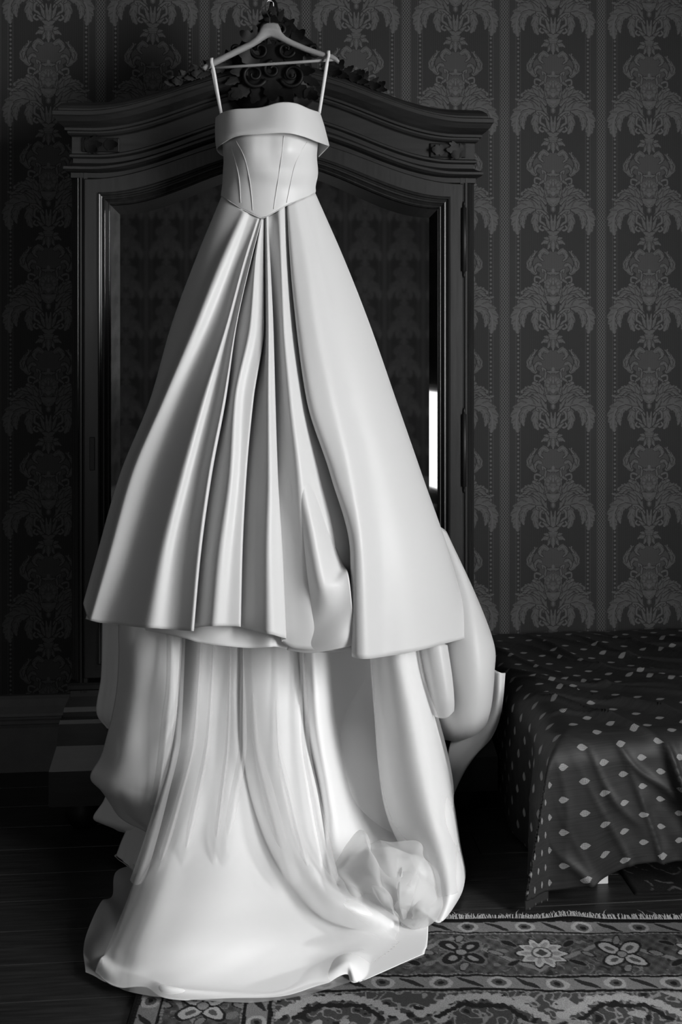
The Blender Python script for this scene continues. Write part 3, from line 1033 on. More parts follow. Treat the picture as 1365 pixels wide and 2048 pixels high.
# loose fold swinging out of the hem in the front right of the skirt
cloth('skirt_drape', [
    [(572, 870, -.930), (590, 850, -.960), (603, 852, -.962), (618, 880, -.935)],
    [(564, 960, -.960), (584, 955, -1.000), (608, 962, -1.020), (640, 985, -.97)],
    [(564, 1050, -.965), (594, 1050, -1.010), (626, 1060, -1.052), (668, 1080, -.985)],
    [(570, 1125, -.965), (606, 1138, -1.015), (642, 1158, -1.075), (686, 1128, -1.01)],
    [(572, 1180, -.965), (614, 1202, -1.018), (654, 1196, -1.066), (697, 1148, -1.045)],
    [(573, 1240, -.970), (616, 1256, -1.015), (666, 1234, -1.050), (704, 1204, -1.060)],
    [(574, 1280, -.975), (620, 1288, -1.022), (676, 1276, -1.060), (707, 1262, -1.052)],
    [(575, 1300, -.985), (620, 1306, -1.012), (674, 1298, -1.045), (707, 1290, -1.040)]],
    M['satin'], dress, nr=80, nc=50, wrinkle=0.0012, fu=14, fv=8, seed=12)

# ---- bodice
B = []
for y, l, r, yc, ye in ((232, 445, 637, -0.815, -0.700), (262, 446, 637, -0.842, -0.700), (300, 446, 636, -0.860, -0.700), (340, 447, 634, -0.836, -0.700), (372, 446, 632, -0.811, -0.700), (None, 444, 631, -0.800, -0.700)):
    row_ = []
    for s in (-1, -0.93, -0.8, -0.6, -0.4, -0.2, 0, 0.2, 0.4, 0.6, 0.8, 0.93, 1):
        x = (l + r) / 2 + s * (r - l) / 2
        yy = y
        if y is None:
            yy = np.interp(x, [444, 481, 525, 573, 631], [392, 416, 438, 410, 385])
        Yd = ye + (yc - ye) * math.sqrt(max(0, 1 - 0.99 * s * s))
        if y in (262, 300): Yd += 0.006 * math.exp(-(s / 0.30)**2) - 0.006 * (math.exp(-((s - 0.42) / 0.3)**2) + math.exp(-((s + 0.42) / 0.3)**2))
        row_.append((x, yy, Yd))
    B.append(row_)
B = np.array(B)
Wb = P(B[..., 0], B[..., 1], B[..., 2])
def bback(edge, other):
    out = []
    for f, q in ((0.03, 0.5), (0.2, 1.0), (0.5, 1.0)):
        c = edge * (1 - f) + other * f
        c[:, 1] = edge[:, 1] * (1 - q) + (-0.648) * q
        out.append(c)
    return out
lc = bback(Wb[:, 0].copy(), Wb[:, -1].copy())[::-1]; rc = bback(Wb[:, -1].copy(), Wb[:, 0].copy())
Wb = np.concatenate([np.stack(lc, 1), Wb, np.stack(rc, 1)], 1)
bodice = cloth('bodice', Wb, M['satin'], dress, nr=80, nc=150, wrinkle=0.0022, fu=18, fv=24, seed=21, thick=0.002, pixel=False)


BV = np.zeros(len(bodice.data.vertices) * 3); bodice.data.vertices.foreach_get('co', BV); BV = BV.reshape(-1, 3)
BV = BV[BV[:, 1] < -0.70]


def on_bodice(x, y):
    p = P(x, y, -0.80)
    for _ in range(4):
        d = np.hypot(BV[:, 0] - p[0], BV[:, 2] - p[2])
        w = 1 / (np.sort(d)[:4] + 1e-5); i = np.argsort(d)[:4]
        p = P(x, y, float((BV[i, 1] * w).sum() / w.sum()) - 0.0017)
    return p


for pts in ([(462, 292), (470, 318), (477, 345), (480, 372), (482, 414)], [(472, 282), (484, 302), (492, 322), (500, 360), (504, 395), (506, 427)], [(568, 272), (566, 295), (563, 318), (556, 365), (551, 395), (547, 424)],
            [(614, 284), (602, 304), (592, 325), (586, 345), (582, 365), (577, 390), (573, 409)], [(446, 393), (463, 405), (481, 416.5), (503, 428), (525, 438.5), (549, 425), (573, 411), (602, 398), (630, 386)]):
    pp = []
    for (x0, y0), (x1, y1) in zip(pts[:-1], pts[1:]):
        for t in np.linspace(0, 1, 6)[:-1]: pp.append(on_bodice(x0 + (x1 - x0) * t, y0 + (y1 - y0) * t))
    pp = np.array(pp)
    for _ in range(3): pp[1:-1] = (pp[:-2] + 2 * pp[1:-1] + pp[2:]) / 4
    MB().tube(pp, 0.0012, 6).build('seam', M['satin'], bodice, True)

# folded band round the top edge
cuff = [
    [(470, 222, -0.668), (440, 230, -0.690), (433, 236, -0.712), (445, 226, -0.760), (470, 219, -0.800), (520, 216, -0.828), (558, 206, -0.838), (590, 207, -0.830), (618, 218, -0.790), (634, 223, -0.745), (640, 225, -0.705), (628, 224, -0.665)],
    [(470, 246, -0.662), (438, 252, -0.684), (432, 258, -0.712), (442, 248, -0.768), (470, 242, -0.815), (520, 238, -0.846), (560, 232, -0.858), (595, 234, -0.848), (624, 244, -0.802), (642, 248, -0.750), (647, 250, -0.705), (630, 250, -0.660)],
    [(470, 282, -0.655), (440, 286, -0.678), (432, 284, -0.710), (440, 272, -0.776), (470, 264, -0.828), (520, 257, -0.862), (565, 254, -0.874), (600, 260, -0.862), (632, 272, -0.812), (650, 278, -0.752), (653, 278, -0.705), (632, 286, -0.655)],
    [(472, 316, -0.655), (446, 312, -0.676), (434, 299, -0.708), (444, 288, -0.776), (474, 273, -0.828), (520, 268.5, -0.862), (570, 266, -0.876), (604, 272, -0.864), (636, 284, -0.814), (654, 291, -0.752), (656, 294, -0.702), (636, 315, -0.655)]]
cloth('cuff', cuff, M['satin'], dress, nr=40, nc=110, wrinkle=0.001, fu=12, fv=4, seed=31, thick=0.003)
# straps from band to hanger
for a, c in (((443, 229, -0.716), (423.5, 119, -0.705)), ((639, 227, -0.716), (657, 104.5, -0.705))):
    p0, p1 = P(*a), P(*c)
    path = [p0, p0 * 0.6 + p1 * 0.4, p0 * 0.2 + p1 * 0.8]
    path = [q + np.array([0, -0.010 * i, 0]) for i, q in enumerate(path)]
    path += [p1 + np.array(d) for d in ((0, -0.0175, -0.012), (0, -0.012, 0.0), (0, -0.004, 0.0045), (0, 0.006, 0.0045), (0, 0.015, -0.003), (0, 0.018, -0.015))]
    path.append(P(a[0], a[1], -0.665))
    path = pchip(np.array(path), 70)
    A = np.array([[q - np.array([0.0050, 0, 0]), q + np.array([0.0050, 0, 0])] for q in path])
    o = link('strap', mesh('strap', A.reshape(-1, 3), MB().grid(A).f), M['satin'], dress, True)
    md = o.modifiers.new('thickness', 'SOLIDIFY'); md.thickness = 0.0016

# ---- train
cloth('train', [
    [(368, 1235, -.75), (400, 1235, -.79), (440, 1235, -.77), (470, 1235, -.80), (486, 1235, -.75), (530, 1235, -.73), (580, 1235, -.72), (640, 1235, -.71), (705, 1235, -.70), (775, 1235, -.71)],
    [(360, 1380, -.79), (395, 1380, -.83), (436, 1380, -.81), (470, 1380, -.84), (487, 1380, -.79), (530, 1380, -.77), (580, 1380, -.745), (640, 1380, -.73), (708, 1380, -.72), (778, 1380, -.735)],
    [(350, 1480, -.86), (386, 1480, -.90), (432, 1480, -.89), (472, 1480, -.905), (489, 1480, -.855), (535, 1480, -.83), (590, 1480, -.80), (650, 1480, -.78), (715, 1480, -.77), (785, 1490, -.78)],
    [(328, 1590, -.98), (364, 1590, -1.05), (424, 1590, -1.06), (472, 1590, -1.04), (508, 1590, -.95), (560, 1590, -.91), (620, 1590, -.88), (690, 1590, -.86), (760, 1600, -.86), (820, 1620, -.90)],
    [(298, 1670, -1.06), (334, 1690, -1.16), (402, 1700, -1.19), (470, 1700, -1.17), (530, 1700, -1.06), (600, 1700, -.99), (660, 1700, -.96), (730, 1720, -.95), (800, 1730, -.97), (850, 1750, -1.0)],
    [(262, 1790, -1.20), (300, 1800, -1.31), (382, 1810, -1.35), (470, 1810, -1.33), (560, 1800, -1.23), (640, 1790, -1.12), (700, 1800, -1.10), (770, 1810, -1.10), (830, 1820, -1.10), (862, 1825, -1.10)],
    [(232, 1870, -1.32), (266, 1890, -1.41), (350, 1895, -1.455), (460, 1890, -1.44), (565, 1880, -1.385), (640, 1890, -1.36), (705, 1890, -1.34), (765, 1880, -1.28), (820, 1870, -1.25), (858, 1862, -1.22)],
    [(212, 1905, -1.36), (246, 1935, -1.42), (290, 1950, -1.455), (360, 1962, -1.50), (455, 1962, -1.50), (560, 1965, -1.49), (640, 1930, -1.44), (700, 1905, -1.42), (775, 1930, -1.42), (856, 1905, -1.34)],
    [(200, 1918, -1.40), (232, 1950, -1.455), (300, 1962, -1.50), (345, 1976, -1.545), (450, 1984, -1.545), (560, 1986, -1.545), (640, 1955, -1.49), (694, 1925, -1.485), (735, 1958, -1.50), (853, 1915, -1.38)],
    [(190, 1945, -1.41), (225, 1974, -1.475), (290, 1974, -1.505), (335, 1996, -1.545), (450, 2003, -1.55), (560, 2007, -1.555), (640, 1978, -1.515), (694, 1948, -1.495), (722, 1987, -1.51), (850, 1938, -1.405)]],
    M['white'], dress, nr=170, nc=170, wrinkle=0.0032, fu=16, fv=13, seed=41, thick=0.002, crease=0.9)
# rolled fold crossing the train
cloth('train_fold', [
    [(484, 1240, -.80), (500, 1240, -.83), (530, 1240, -.85), (565, 1240, -.83), (590, 1240, -.80), (604, 1240, -.74)],
    [(486, 1380, -.83), (504, 1380, -.875), (540, 1380, -.895), (575, 1380, -.87), (598, 1380, -.83), (606, 1380, -.77)],
    [(486, 1480, -.89), (506, 1480, -.94), (546, 1480, -.965), (585, 1480, -.94), (606, 1480, -.89), (612, 1480, -.82)],
    [(500, 1580, -.97), (524, 1580, -1.025), (565, 1580, -1.055), (606, 1585, -1.03), (630, 1585, -.98), (636, 1590, -.90)],
    [(536, 1685, -1.05), (560, 1680, -1.115), (598, 1680, -1.145), (632, 1685, -1.12), (648, 1690, -1.07), (650, 1690, -.97)],
    [(586, 1775, -1.15), (604, 1760, -1.21), (628, 1752, -1.235), (645, 1752, -1.21), (650, 1750, -1.15), (646, 1745, -1.07)],
    [(640, 1832, -1.235), (650, 1810, -1.29), (664, 1795, -1.30), (668, 1785, -1.27), (668, 1775, -1.21), (665, 1765, -1.14)],
    [(715, 1862, -1.275), (718, 1840, -1.32), (722, 1822, -1.325), (724, 1808, -1.29), (724, 1796, -1.23), (722, 1786, -1.17)],
    [(775, 1872, -1.26), (775, 1856, -1.285), (776, 1842, -1.28), (778, 1830, -1.245), (778, 1820, -1.20), (776, 1810, -1.15)],
    [(818, 1872, -1.19), (815, 1862, -1.19), (811, 1850, -1.17), (808, 1840, -1.14), (802, 1830, -1.11), (797, 1820, -1.07)]],
    M['white'], dress, nr=130, nc=60, wrinkle=0.0022, fu=9, fv=14, seed=51, thick=0.002)
# hollow back panel and right-hand column of the train
cloth('train_back', [
    [(590, 1235, -.74), (622, 1235, -.82), (668, 1235, -.70), (735, 1235, -.66), (780, 1235, -.72)],
    [(600, 1330, -.75), (630, 1330, -.84), (672, 1330, -.70), (735, 1330, -.66), (782, 1330, -.72)],
    [(608, 1450, -.79), (638, 1450, -.88), (680, 1450, -.74), (745, 1450, -.69), (792, 1450, -.74)],
    [(632, 1570, -.88), (658, 1570, -.95), (698, 1570, -.84), (760, 1570, -.79), (812, 1570, -.82)],
    [(645, 1660, -.98), (672, 1660, -1.02), (715, 1660, -.95), (780, 1660, -.91), (840, 1660, -.93)],
    [(640, 1760, -1.10), (680, 1760, -1.13), (730, 1760, -1.10), (790, 1760, -1.08), (860, 1760, -1.06)]],
    M['white'], dress, nr=80, nc=60, wrinkle=0.0016, fu=10, fv=7, seed=61, thick=0.002)
cloth('train_side', [
    [(738, 1235, -.76), (758, 1235, -.88), (792, 1235, -.93), (820, 1235, -.88), (832, 1235, -.76)],
    [(742, 1330, -.78), (766, 1330, -.91), (802, 1330, -.965), (832, 1330, -.90), (842, 1330, -.78)],
    [(750, 1430, -.80), (778, 1430, -.94), (820, 1430, -1.00), (856, 1430, -.94), (868, 1430, -.80)],
    [(758, 1530, -.85), (792, 1530, -.98), (838, 1530, -1.04), (878, 1530, -.98), (894, 1530, -.84)],
    [(772, 1620, -.91), (812, 1620, -1.03), (860, 1620, -1.09), (898, 1620, -1.03), (911, 1620, -.88)],
    [(800, 1690, -.97), (840, 1690, -1.08), (880, 1690, -1.14), (911, 1690, -1.08), (922, 1690, -.93)],
    [(830, 1745, -1.03), (862, 1745, -1.13), (896, 1745, -1.18), (922, 1740, -1.12), (931, 1740, -.97)],
    [(850, 1800, -1.10), (874, 1800, -1.18), (900, 1795, -1.22), (920, 1785, -1.16), (927, 1780, -1.03)],
    [(856, 1860, -1.21), (870, 1855, -1.25), (884, 1845, -1.25), (900, 1828, -1.20), (908, 1815, -1.10)]],
    M['white'], dress, nr=110, nc=60, wrinkle=0.0025, fu=9, fv=10, seed=71, thick=0.002)
# lobes of the back of the skirt swung out to the right
cloth('train_lobe', [
    [(840, 1060, -.66), (870, 1050, -.70), (890, 1060, -.70), (897, 1075, -.66), (896, 1080, -.62)],
    [(860, 1180, -.72), (905, 1170, -.78), (935, 1170, -.79), (949, 1185, -.74), (945, 1190, -.66)],
    [(850, 1280, -.76), (905, 1280, -.85), (955, 1275, -.87), (985, 1285, -.80), (980, 1290, -.68)],
    [(852, 1350, -.78), (905, 1360, -.87), (958, 1355, -.90), (986, 1345, -.83), (982, 1345, -.70)],
    [(866, 1410, -.77), (910, 1425, -.86), (955, 1420, -.89), (982, 1405, -.83), (980, 1400, -.71)],
    [(876, 1450, -.75), (915, 1462, -.83), (952, 1455, -.855), (977, 1438, -.80), (976, 1430, -.71)],
    [(884, 1474, -.71), (915, 1479, -.76), (948, 1473, -.78), (972, 1455, -.75), (972, 1445, -.69)],
    [(890, 1478, -.66), (915, 1482, -.68), (942, 1475, -.69), (964, 1460, -.68), (966, 1450, -.66)]],
    M['satin'], dress, nr=90, nc=60, wrinkle=0.004, fu=9, fv=9, seed=81, thick=0.002)
cloth('train_lobe', [
    [(838, 1290, -.84), (856, 1285, -.89), (880, 1285, -.90), (895, 1290, -.87)],
    [(846, 1350, -.85), (864, 1345, -.905), (888, 1345, -.92), (904, 1350, -.89)],
    [(856, 1400, -.85), (872, 1400, -.905), (894, 1398, -.925), (908, 1398, -.90)],
    [(866, 1430, -.84), (880, 1436, -.88), (896, 1434, -.90), (908, 1422, -.89)]],
    M['satin'], dress, nr=50, nc=36, wrinkle=0.001, fu=6, fv=6, seed=83, thick=0.002)
cloth('train_lobe', [
    [(960, 1300, -.64), (985, 1335, -.66), (1001, 1345, -.68), (1011, 1346, -.66)],
    [(945, 1400, -.64), (975, 1400, -.66), (997, 1400, -.69), (1007, 1395, -.67)],
    [(920, 1450, -.65), (955, 1455, -.67), (985, 1450, -.69), (1000, 1435, -.67)],
    [(900, 1490, -.66), (930, 1500, -.68), (960, 1495, -.69), (983, 1475, -.67)],
    [(895, 1540, -.68), (910, 1545, -.70), (930, 1535, -.70), (950, 1512, -.68)],
    [(896, 1600, -.70), (902, 1600, -.71), (907, 1590, -.71), (915, 1565, -.69)]],
    M['lining'], dress, nr=60, nc=36, wrinkle=0.0012, fu=6, fv=8, seed=85, thick=0.002)
# lobes on the left
cloth('train_lobe', [
    [(240, 1240, -.80), (275, 1240, -.85), (315, 1240, -.87), (350, 1240, -.86), (366, 1240, -.82)],
    [(236, 1330, -.80), (272, 1335, -.86), (312, 1335, -.88), (346, 1335, -.88), (361, 1330, -.83)],
    [(226, 1420, -.80), (262, 1430, -.87), (302, 1430, -.89), (340, 1430, -.90), (352, 1425, -.85)],
    [(206, 1500, -.80), (244, 1515, -.88), (288, 1520, -.91), (328, 1520, -.92), (340, 1510, -.88)],
    [(183, 1550, -.80), (226, 1575, -.89), (272, 1590, -.93), (314, 1590, -.94), (327, 1575, -.90)],
    [(200, 1575, -.80), (238, 1610, -.87), (276, 1635, -.91), (306, 1632, -.93), (318, 1610, -.91)],
    [(222, 1606, -.80), (252, 1640, -.85), (280, 1660, -.885), (300, 1666, -.91), (310, 1640, -.91)]],
    M['satin'], dress, nr=100, nc=70, wrinkle=0.0042, fu=12, fv=20, seed=91, thick=0.002, crease=0.9)
cloth('train_lobe', [
    [(205, 1240, -.70), (235, 1240, -.73), (270, 1240, -.74)],
    [(203, 1350, -.70), (232, 1350, -.74), (268, 1350, -.75)],
    [(193, 1422, -.70), (222, 1430, -.74), (262, 1430, -.75)],
    [(214, 1455, -.70), (234, 1470, -.72), (262, 1480, -.73)]],
    M['lining'], dress, nr=40, nc=30, wrinkle=0.001, seed=93, thick=0.002)
cloth('train_lobe', [
    [(222, 1560, -.70), (255, 1560, -.74), (300, 1560, -.76)],
    [(208, 1600, -.70), (248, 1610, -.75), (298, 1615, -.78)],
    [(187, 1636, -.70), (232, 1648, -.76), (290, 1655, -.80)],
    [(215, 1650, -.68), (245, 1664, -.72), (290, 1675, -.76)]],
    M['lining'], dress, nr=40, nc=30, wrinkle=0.001, seed=95, thick=0.002)
cloth('train_lobe', [
    [(262, 1640, -.74), (285, 1640, -.80), (320, 1640, -.86)],
    [(240, 1690, -.76), (268, 1690, -.82), (310, 1690, -.90)],
    [(229, 1728, -.78), (256, 1735, -.85), (300, 1735, -.95)],
    [(242, 1742, -.79), (262, 1752, -.86), (295, 1760, -.98)]],
    M['lining'], dress, nr=40, nc=30, wrinkle=0.001, seed=97, thick=0.002)

# ---- tulle
cloth('tulle_layer', [
    [(362, 1240, -.78), (420, 1240, -.83), (480, 1240, -.86), (540, 1240, -.88), (600, 1240, -.83)],
    [(358, 1380, -.83), (415, 1380, -.875), (470, 1380, -.885), (535, 1380, -.92), (606, 1380, -.86)],
    [(346, 1490, -.92), (400, 1490, -.965), (466, 1490, -.965), (545, 1490, -1.00), (612, 1490, -.94)],
    [(320, 1600, -1.02), (370, 1600, -1.10), (440, 1600, -1.10), (560, 1600, -1.10), (634, 1600, -1.06)],
    [(292, 1690, -1.11), (330, 1700, -1.21), (400, 1705, -1.24), (560, 1690, -1.21), (652, 1690, -1.15)],
    [(256, 1790, -1.24), (290, 1805, -1.36), (370, 1812, -1.39), (530, 1800, -1.36), (690, 1795, -1.30)],
    [(218, 1880, -1.37), (250, 1900, -1.45), (345, 1905, -1.49), (560, 1900, -1.475), (800, 1885, -1.345)],
    [(192, 1940, -1.42), (232, 1974, -1.485), (330, 1994, -1.555), (580, 2002, -1.565), (850, 1938, -1.415)]],
    M['tulle'], dress, nr=100, nc=110, wrinkle=0.004, fu=45, fv=5, seed=101, thick=0)
for x0, x1, x2, w in ((366, 352, 296, 0.016), (430, 416, 372, 0.010), (486, 487, 452, 0.014), (500, 512, 566, 0.018), (604, 612, 652, 0.014), (548, 556, 606, 0.010), (404, 388, 330, 0.009), (462, 456, 430, 0.008)):
    pts = [P(x0, 1245, -.78), P(x0 * .55 + x1 * .45, 1370, -.855), P(x1, 1480, -.985), P((x1 + x2) / 2, 1600, -1.125), P(x2, 1700, -1.22), P(x2 * 1.4 - x1 * .4, 1770, -1.25)]
    pts = pchip(np.array(pts), 60)
    A = np.zeros((60, 9, 3))
    for i in range(60):
        t = i / 59
        for j in range(9):
            q = -1 + 2 * j / 8
            A[i, j] = pts[i] + np.array([w * (0.5 + 0.8 * t) * q, 0.03 * q * q, 0])
    cloth('tulle_fold', A, M['tulle'], dress, nr=60, nc=18, thick=0, pixel=False)
cloth('tulle_overlay', [
    [(735, 1240, -.84), (762, 1240, -.93), (800, 1240, -.965), (830, 1240, -.88)],
    [(746, 1350, -.86), (780, 1350, -.97), (820, 1350, -1.0), (850, 1350, -.88)],
    [(752, 1450, -.90), (796, 1450, -1.01), (842, 1450, -1.04), (882, 1450, -.90)],
    [(760, 1550, -.95), (812, 1550, -1.05), (862, 1550, -1.08), (906, 1560, -.93)],
    [(785, 1640, -1.02), (830, 1640, -1.10), (876, 1640, -1.13), (907, 1640, -.98)],
    [(830, 1705, -1.07), (856, 1705, -1.15), (896, 1705, -1.18), (920, 1705, -1.04)],
    [(852, 1795, -1.15), (874, 1795, -1.215), (902, 1790, -1.25), (924, 1782, -1.12)]],
    M['tulle'], dress, nr=80, nc=60, wrinkle=0.003, fu=24, fv=5, seed=105, thick=0)
cloth('tulle_edging', [
    [(332, 1240, -.90), (348, 1240, -.92), (366, 1240, -.88)],
    [(330, 1370, -.92), (346, 1370, -.945), (361, 1370, -.90)],
    [(322, 1440, -.93), (340, 1440, -.955), (354, 1440, -.90)],
    [(312, 1540, -.95), (326, 1540, -.975), (337, 1540, -.92)],
    [(300, 1610, -.96), (312, 1610, -.985), (322, 1610, -.93)]],
    M['tulle_dense'], dress, nr=50, nc=20, wrinkle=0.002, fu=14, seed=107, thick=0)
cloth('tulle_layer', [
    [(268, 1728, -1.02), (280, 1740, -1.08), (300, 1750, -1.12)],
    [(232, 1745, -1.06), (262, 1775, -1.13), (290, 1790, -1.18)],
    [(224, 1790, -1.10), (250, 1810, -1.18), (282, 1820, -1.24)],
    [(203, 1800, -1.14), (232, 1835, -1.24), (265, 1850, -1.30)],
    [(182, 1850, -1.23), (212, 1875, -1.32), (246, 1890, -1.36)],
    [(167, 1900, -1.31), (198, 1920, -1.38), (236, 1935, -1.42)],
    [(170, 1958, -1.41), (204, 1968, -1.45), (244, 1975, -1.475)]],
    M['tulle_dense'], dress, nr=70, nc=40, wrinkle=0.006, fu=9, fv=14, seed=109, thick=0)

# gathered puff of tulle on the right of the train
rim = [(648, 1750), (664, 1728), (684, 1712), (700, 1690), (722, 1662), (736, 1684), (758, 1674), (784, 1684), (812, 1689), (838, 1692), (848, 1714), (878, 1736), (900, 1775), (905, 1812), (894, 1856), (876, 1872)]
for dg, dr, dY, sd in (((775, 1832), 1.0, 0.0, 0), ((806, 1846), 0.84, -0.022, 1)):
    rows_ = []
    pl_ = np.random.default_rng(40 + sd).uniform(-0.024, 0.018, len(rim)); jx_ = np.random.default_rng(60 + sd).uniform(-16, 16, len(rim))
    for f, fw in ((0.0, 0.0), (0.25, 0.055), (0.5, 0.085), (0.75, 0.070), (0.92, 0.030), (1.0, 0.0)):
        r_ = []
        for i, (x, y) in enumerate(rim):
            x = dg[0] + (x - dg[0]) * f * dr; y = dg[1] + (y - dg[1]) * f * dr
            pleat = pl_[i] * math.sin(math.pi * min(1, f * 0.9 + 0.05)); x += jx_[i] * f * (1 - f) * 4
            r_.append((x, y, -1.235 + 0.10 * f - fw + pleat + dY))
        rows_.append(r_)
    cloth('tulle_puff', rows_, M['tulle_dense'], dress, nr=70, nc=170, wrinkle=0.0055, fu=22, fv=18, seed=111 + sd, thick=0, crease=0.9)
cloth('tulle_puff', [
    [(700, 1712, -1.06), (745, 1692, -1.09), (800, 1700, -1.11), (860, 1720, -1.10)],
    [(680, 1748, -1.12), (745, 1730, -1.20), (800, 1735, -1.22), (880, 1755, -1.14)],
    [(700, 1785, -1.16), (750, 1775, -1.25), (810, 1780, -1.27), (890, 1800, -1.17)],
    [(730, 1815, -1.18), (780, 1815, -1.24), (830, 1815, -1.26), (880, 1850, -1.21)]],
    M['white'], dress, nr=80, nc=80, wrinkle=0.006, fu=18, fv=14, seed=113, thick=0, crease=0.6)
cloth('tulle_layer', [
    [(650, 1700, -1.09), (658, 1715, -1.15), (690, 1745, -1.16), (715, 1780, -1.17)],
    [(635, 1760, -1.22), (660, 1765, -1.25), (710, 1780, -1.25), (755, 1815, -1.24)],
    [(632, 1800, -1.27), (665, 1800, -1.31), (725, 1815, -1.31), (790, 1830, -1.27)],
    [(645, 1835, -1.30), (690, 1850, -1.34), (750, 1855, -1.34), (802, 1862, -1.30)],
    [(665, 1855, -1.31), (710, 1880, -1.37), (760, 1880, -1.36), (800, 1885, -1.33)],
    [(600, 1895, -1.38), (680, 1900, -1.40), (750, 1910, -1.40), (840, 1895, -1.35)]],
    M['tulle'], dress, nr=90, nc=90, wrinkle=0.006, fu=20, fv=22, seed=115, thick=0, crease=0.8)
#BED

# ================================================================== THE BED
BX0, BX1, BYF, BZ = 0.945, 2.93, -1.075, 0.475
bed = tag(empty('bed', ((BX0 + BX1) / 2, -0.55, 0)), 'low single bed with white legs under the dark patterned cover', 'bed')
for x in (1.05, 2.80):
    for y in (-1.045, -0.10):
        MB().box(x, x + 0.034, y, y + 0.034, 0.0, 0.20).build('leg', M['bedwood'], bed, bevel=0.002)
for y in (-1.045, -0.10):
    MB().box(1.0, 2.86, y + 0.004, y + 0.03, 0.12, 0.20).build('side_rail', M['bedwood'], bed, bevel=0.003)
for x in (1.0, 2.835):
    MB().box(x, x + 0.025, -1.015, -0.07, 0.125, 0.195).build('end_rail', M['bedwood'], bed, bevel=0.003)
MB().box(BX0 + 0.03, BX1 - 0.03, BYF + 0.03, -0.06, 0.20, BZ - 0.03).build('mattress', M['mattress'], bed, bevel=0.03)


def bedspread():
    r = 0.085
    WL = -BYF - 0.05
    ps = np.linspace(-0.50, BX1 - BX0 + 0.0, 380)
    qs = np.linspace(0, WL + 0.47, 300)
    Pp, Q = np.meshgrid(ps, qs)
    pl = np.maximum(0, -Pp); qf = np.maximum(0, Q - WL)

    def outd(o):
        a = np.clip(o / r, 0, math.pi / 2)
        return r * np.sin(a), np.where(o < r * math.pi / 2, r * (1 - np.cos(a)), r + o - r * math.pi / 2)
    ol, dl = outd(pl); of, df = outd(qf)
    n_ = np.minimum(pl, qf)
    n2 = np.where(n_ > 0, n_, 0)
    m_ = np.maximum(dl, df)
    soft = (dl**6 + df**6 + 1e-12)**(1 / 6)
    X = BX0 + 0.03 + np.maximum(Pp, 0) - ol - 0.21 * n2
    Y = -0.05 - np.minimum(Q, WL) - of - 0.10 * n2
    Z = BZ - np.minimum(soft, m_ * 1.02)
    # folds: gentle ones on the top, deeper ones in the hanging front
    on_top = np.clip(1 - (pl + qf) / 0.08, 0, 1)
    calm = np.exp(-(n2 / 0.07)**2)
    hang_f = np.clip((qf - 0.02) / 0.25, 0, 1) * (qf >= pl) * calm
    hang_l = np.clip((pl - 0.02) / 0.25, 0, 1) * (pl > qf) * calm
    diag = Pp * 0.62 + Q * 0.78
    def ridge(x, k): return (1 - np.abs(np.sin(x)))**k
    wob = smooth_noise(Pp, Q, 10, 7, 7, 3)
    amp = np.clip(0.5 + 0.6 * smooth_noise(Pp, Q, 8, 6, 6, 8), 0, 1.3)
    sk = Pp * 17 - Q * 11 + wob * 1.5
    Z += (0.15 + 0.85 * on_top) * amp * 0.026 * ridge(sk, 4.0) * np.clip(Q / 0.2, 0, 1)
    Z += on_top * 0.016 * ridge(Pp * 9 - Q * 13 + 1.3 * smooth_noise(Pp, Q, 9, 8, 8, 61), 6.0) * np.clip(Q / 0.2, 0, 1)
    Z += on_top * 0.008 * smooth_noise(Pp, Q, 12, 15, 10, 19)
    w2 = smooth_noise(Pp, Q, 10, 16, 10, 29)
    fold = ridge(Pp * 15 + 1.3 * w2 - qf * 9 + 0.6, 3.5) * amp * 0.055 + ridge(Pp * 8.3 - 0.9 * w2 - qf * 3 + 2, 5) * 0.065 + 0.012 * np.sin(Pp * 9.5 + w2 + 1.0) + 0.005 * smooth_noise(Pp, Q, 14, 90, 50, 23) + 0.014 * ridge(Pp * 27 + 1.2 * smooth_noise(Pp, Q, 9, 9, 6, 37) - qf * 5, 4)
    Y -= hang_f * (fold * (0.25 + 0.75 * np.clip((Pp - 0.05) / 0.2, 0, 1)) + 0.012)
    X -= hang_l * (0.012 * np.sin(Q * 14 + wob) + 0.008) * (0.4 + 1.6 * np.clip((Q - 0.55) / 0.4, 0, 1))
    Z += hang_f * 0.006 * np.sin(Pp * 14 + 2)
    # the hem lifts a little to the right of the corner
    hemlift = np.clip((Pp - 0.02) / 0.18, 0, 1)
    Z = np.where(qf > 0, Z + (hemlift * 0.062 + 0.032 * np.exp(-((Pp - 0.12) / 0.09)**2)) * np.clip(qf / 0.45, 0, 1), Z)
    Z = np.maximum(Z, 0.012 + 0.004 * np.sin(Pp * 60) * (Z < 0.02))
    Y = np.minimum(Y, -0.045)
    V = np.stack([X, Y, Z], -1)
    rr, cc = V.shape[:2]
    idx = np.arange(rr * cc).reshape(rr, cc)
    qd = np.stack([idx[:-1, :-1], idx[:-1, 1:], idx[1:, 1:], idx[1:, :-1]], -1).reshape(-1, 4)
    me = mesh('bedspread', V.reshape(-1, 3), qd.tolist())
    uvl = me.uv_layers.new(name='UVMap')
    li = np.zeros(len(me.loops), int); me.loops.foreach_get('vertex_index', li)
    uvs = np.stack([Pp.ravel()[li], -Q.ravel()[li]], -1).ravel()
    uvl.data.foreach_set('uv', uvs)
    o = link('bedspread', me, M['bedspread'], None, True)
    md = o.modifiers.new('thickness', 'SOLIDIFY'); md.thickness = 0.004; md.offset = -1
    return o


tag(bedspread(), 'dark bedspread scattered with small pale leaf sprigs draped over the bed', 'bedspread')


# ================================================================== THE RUGS
def tri(x): return np.abs(np.mod(x, 2) - 1)


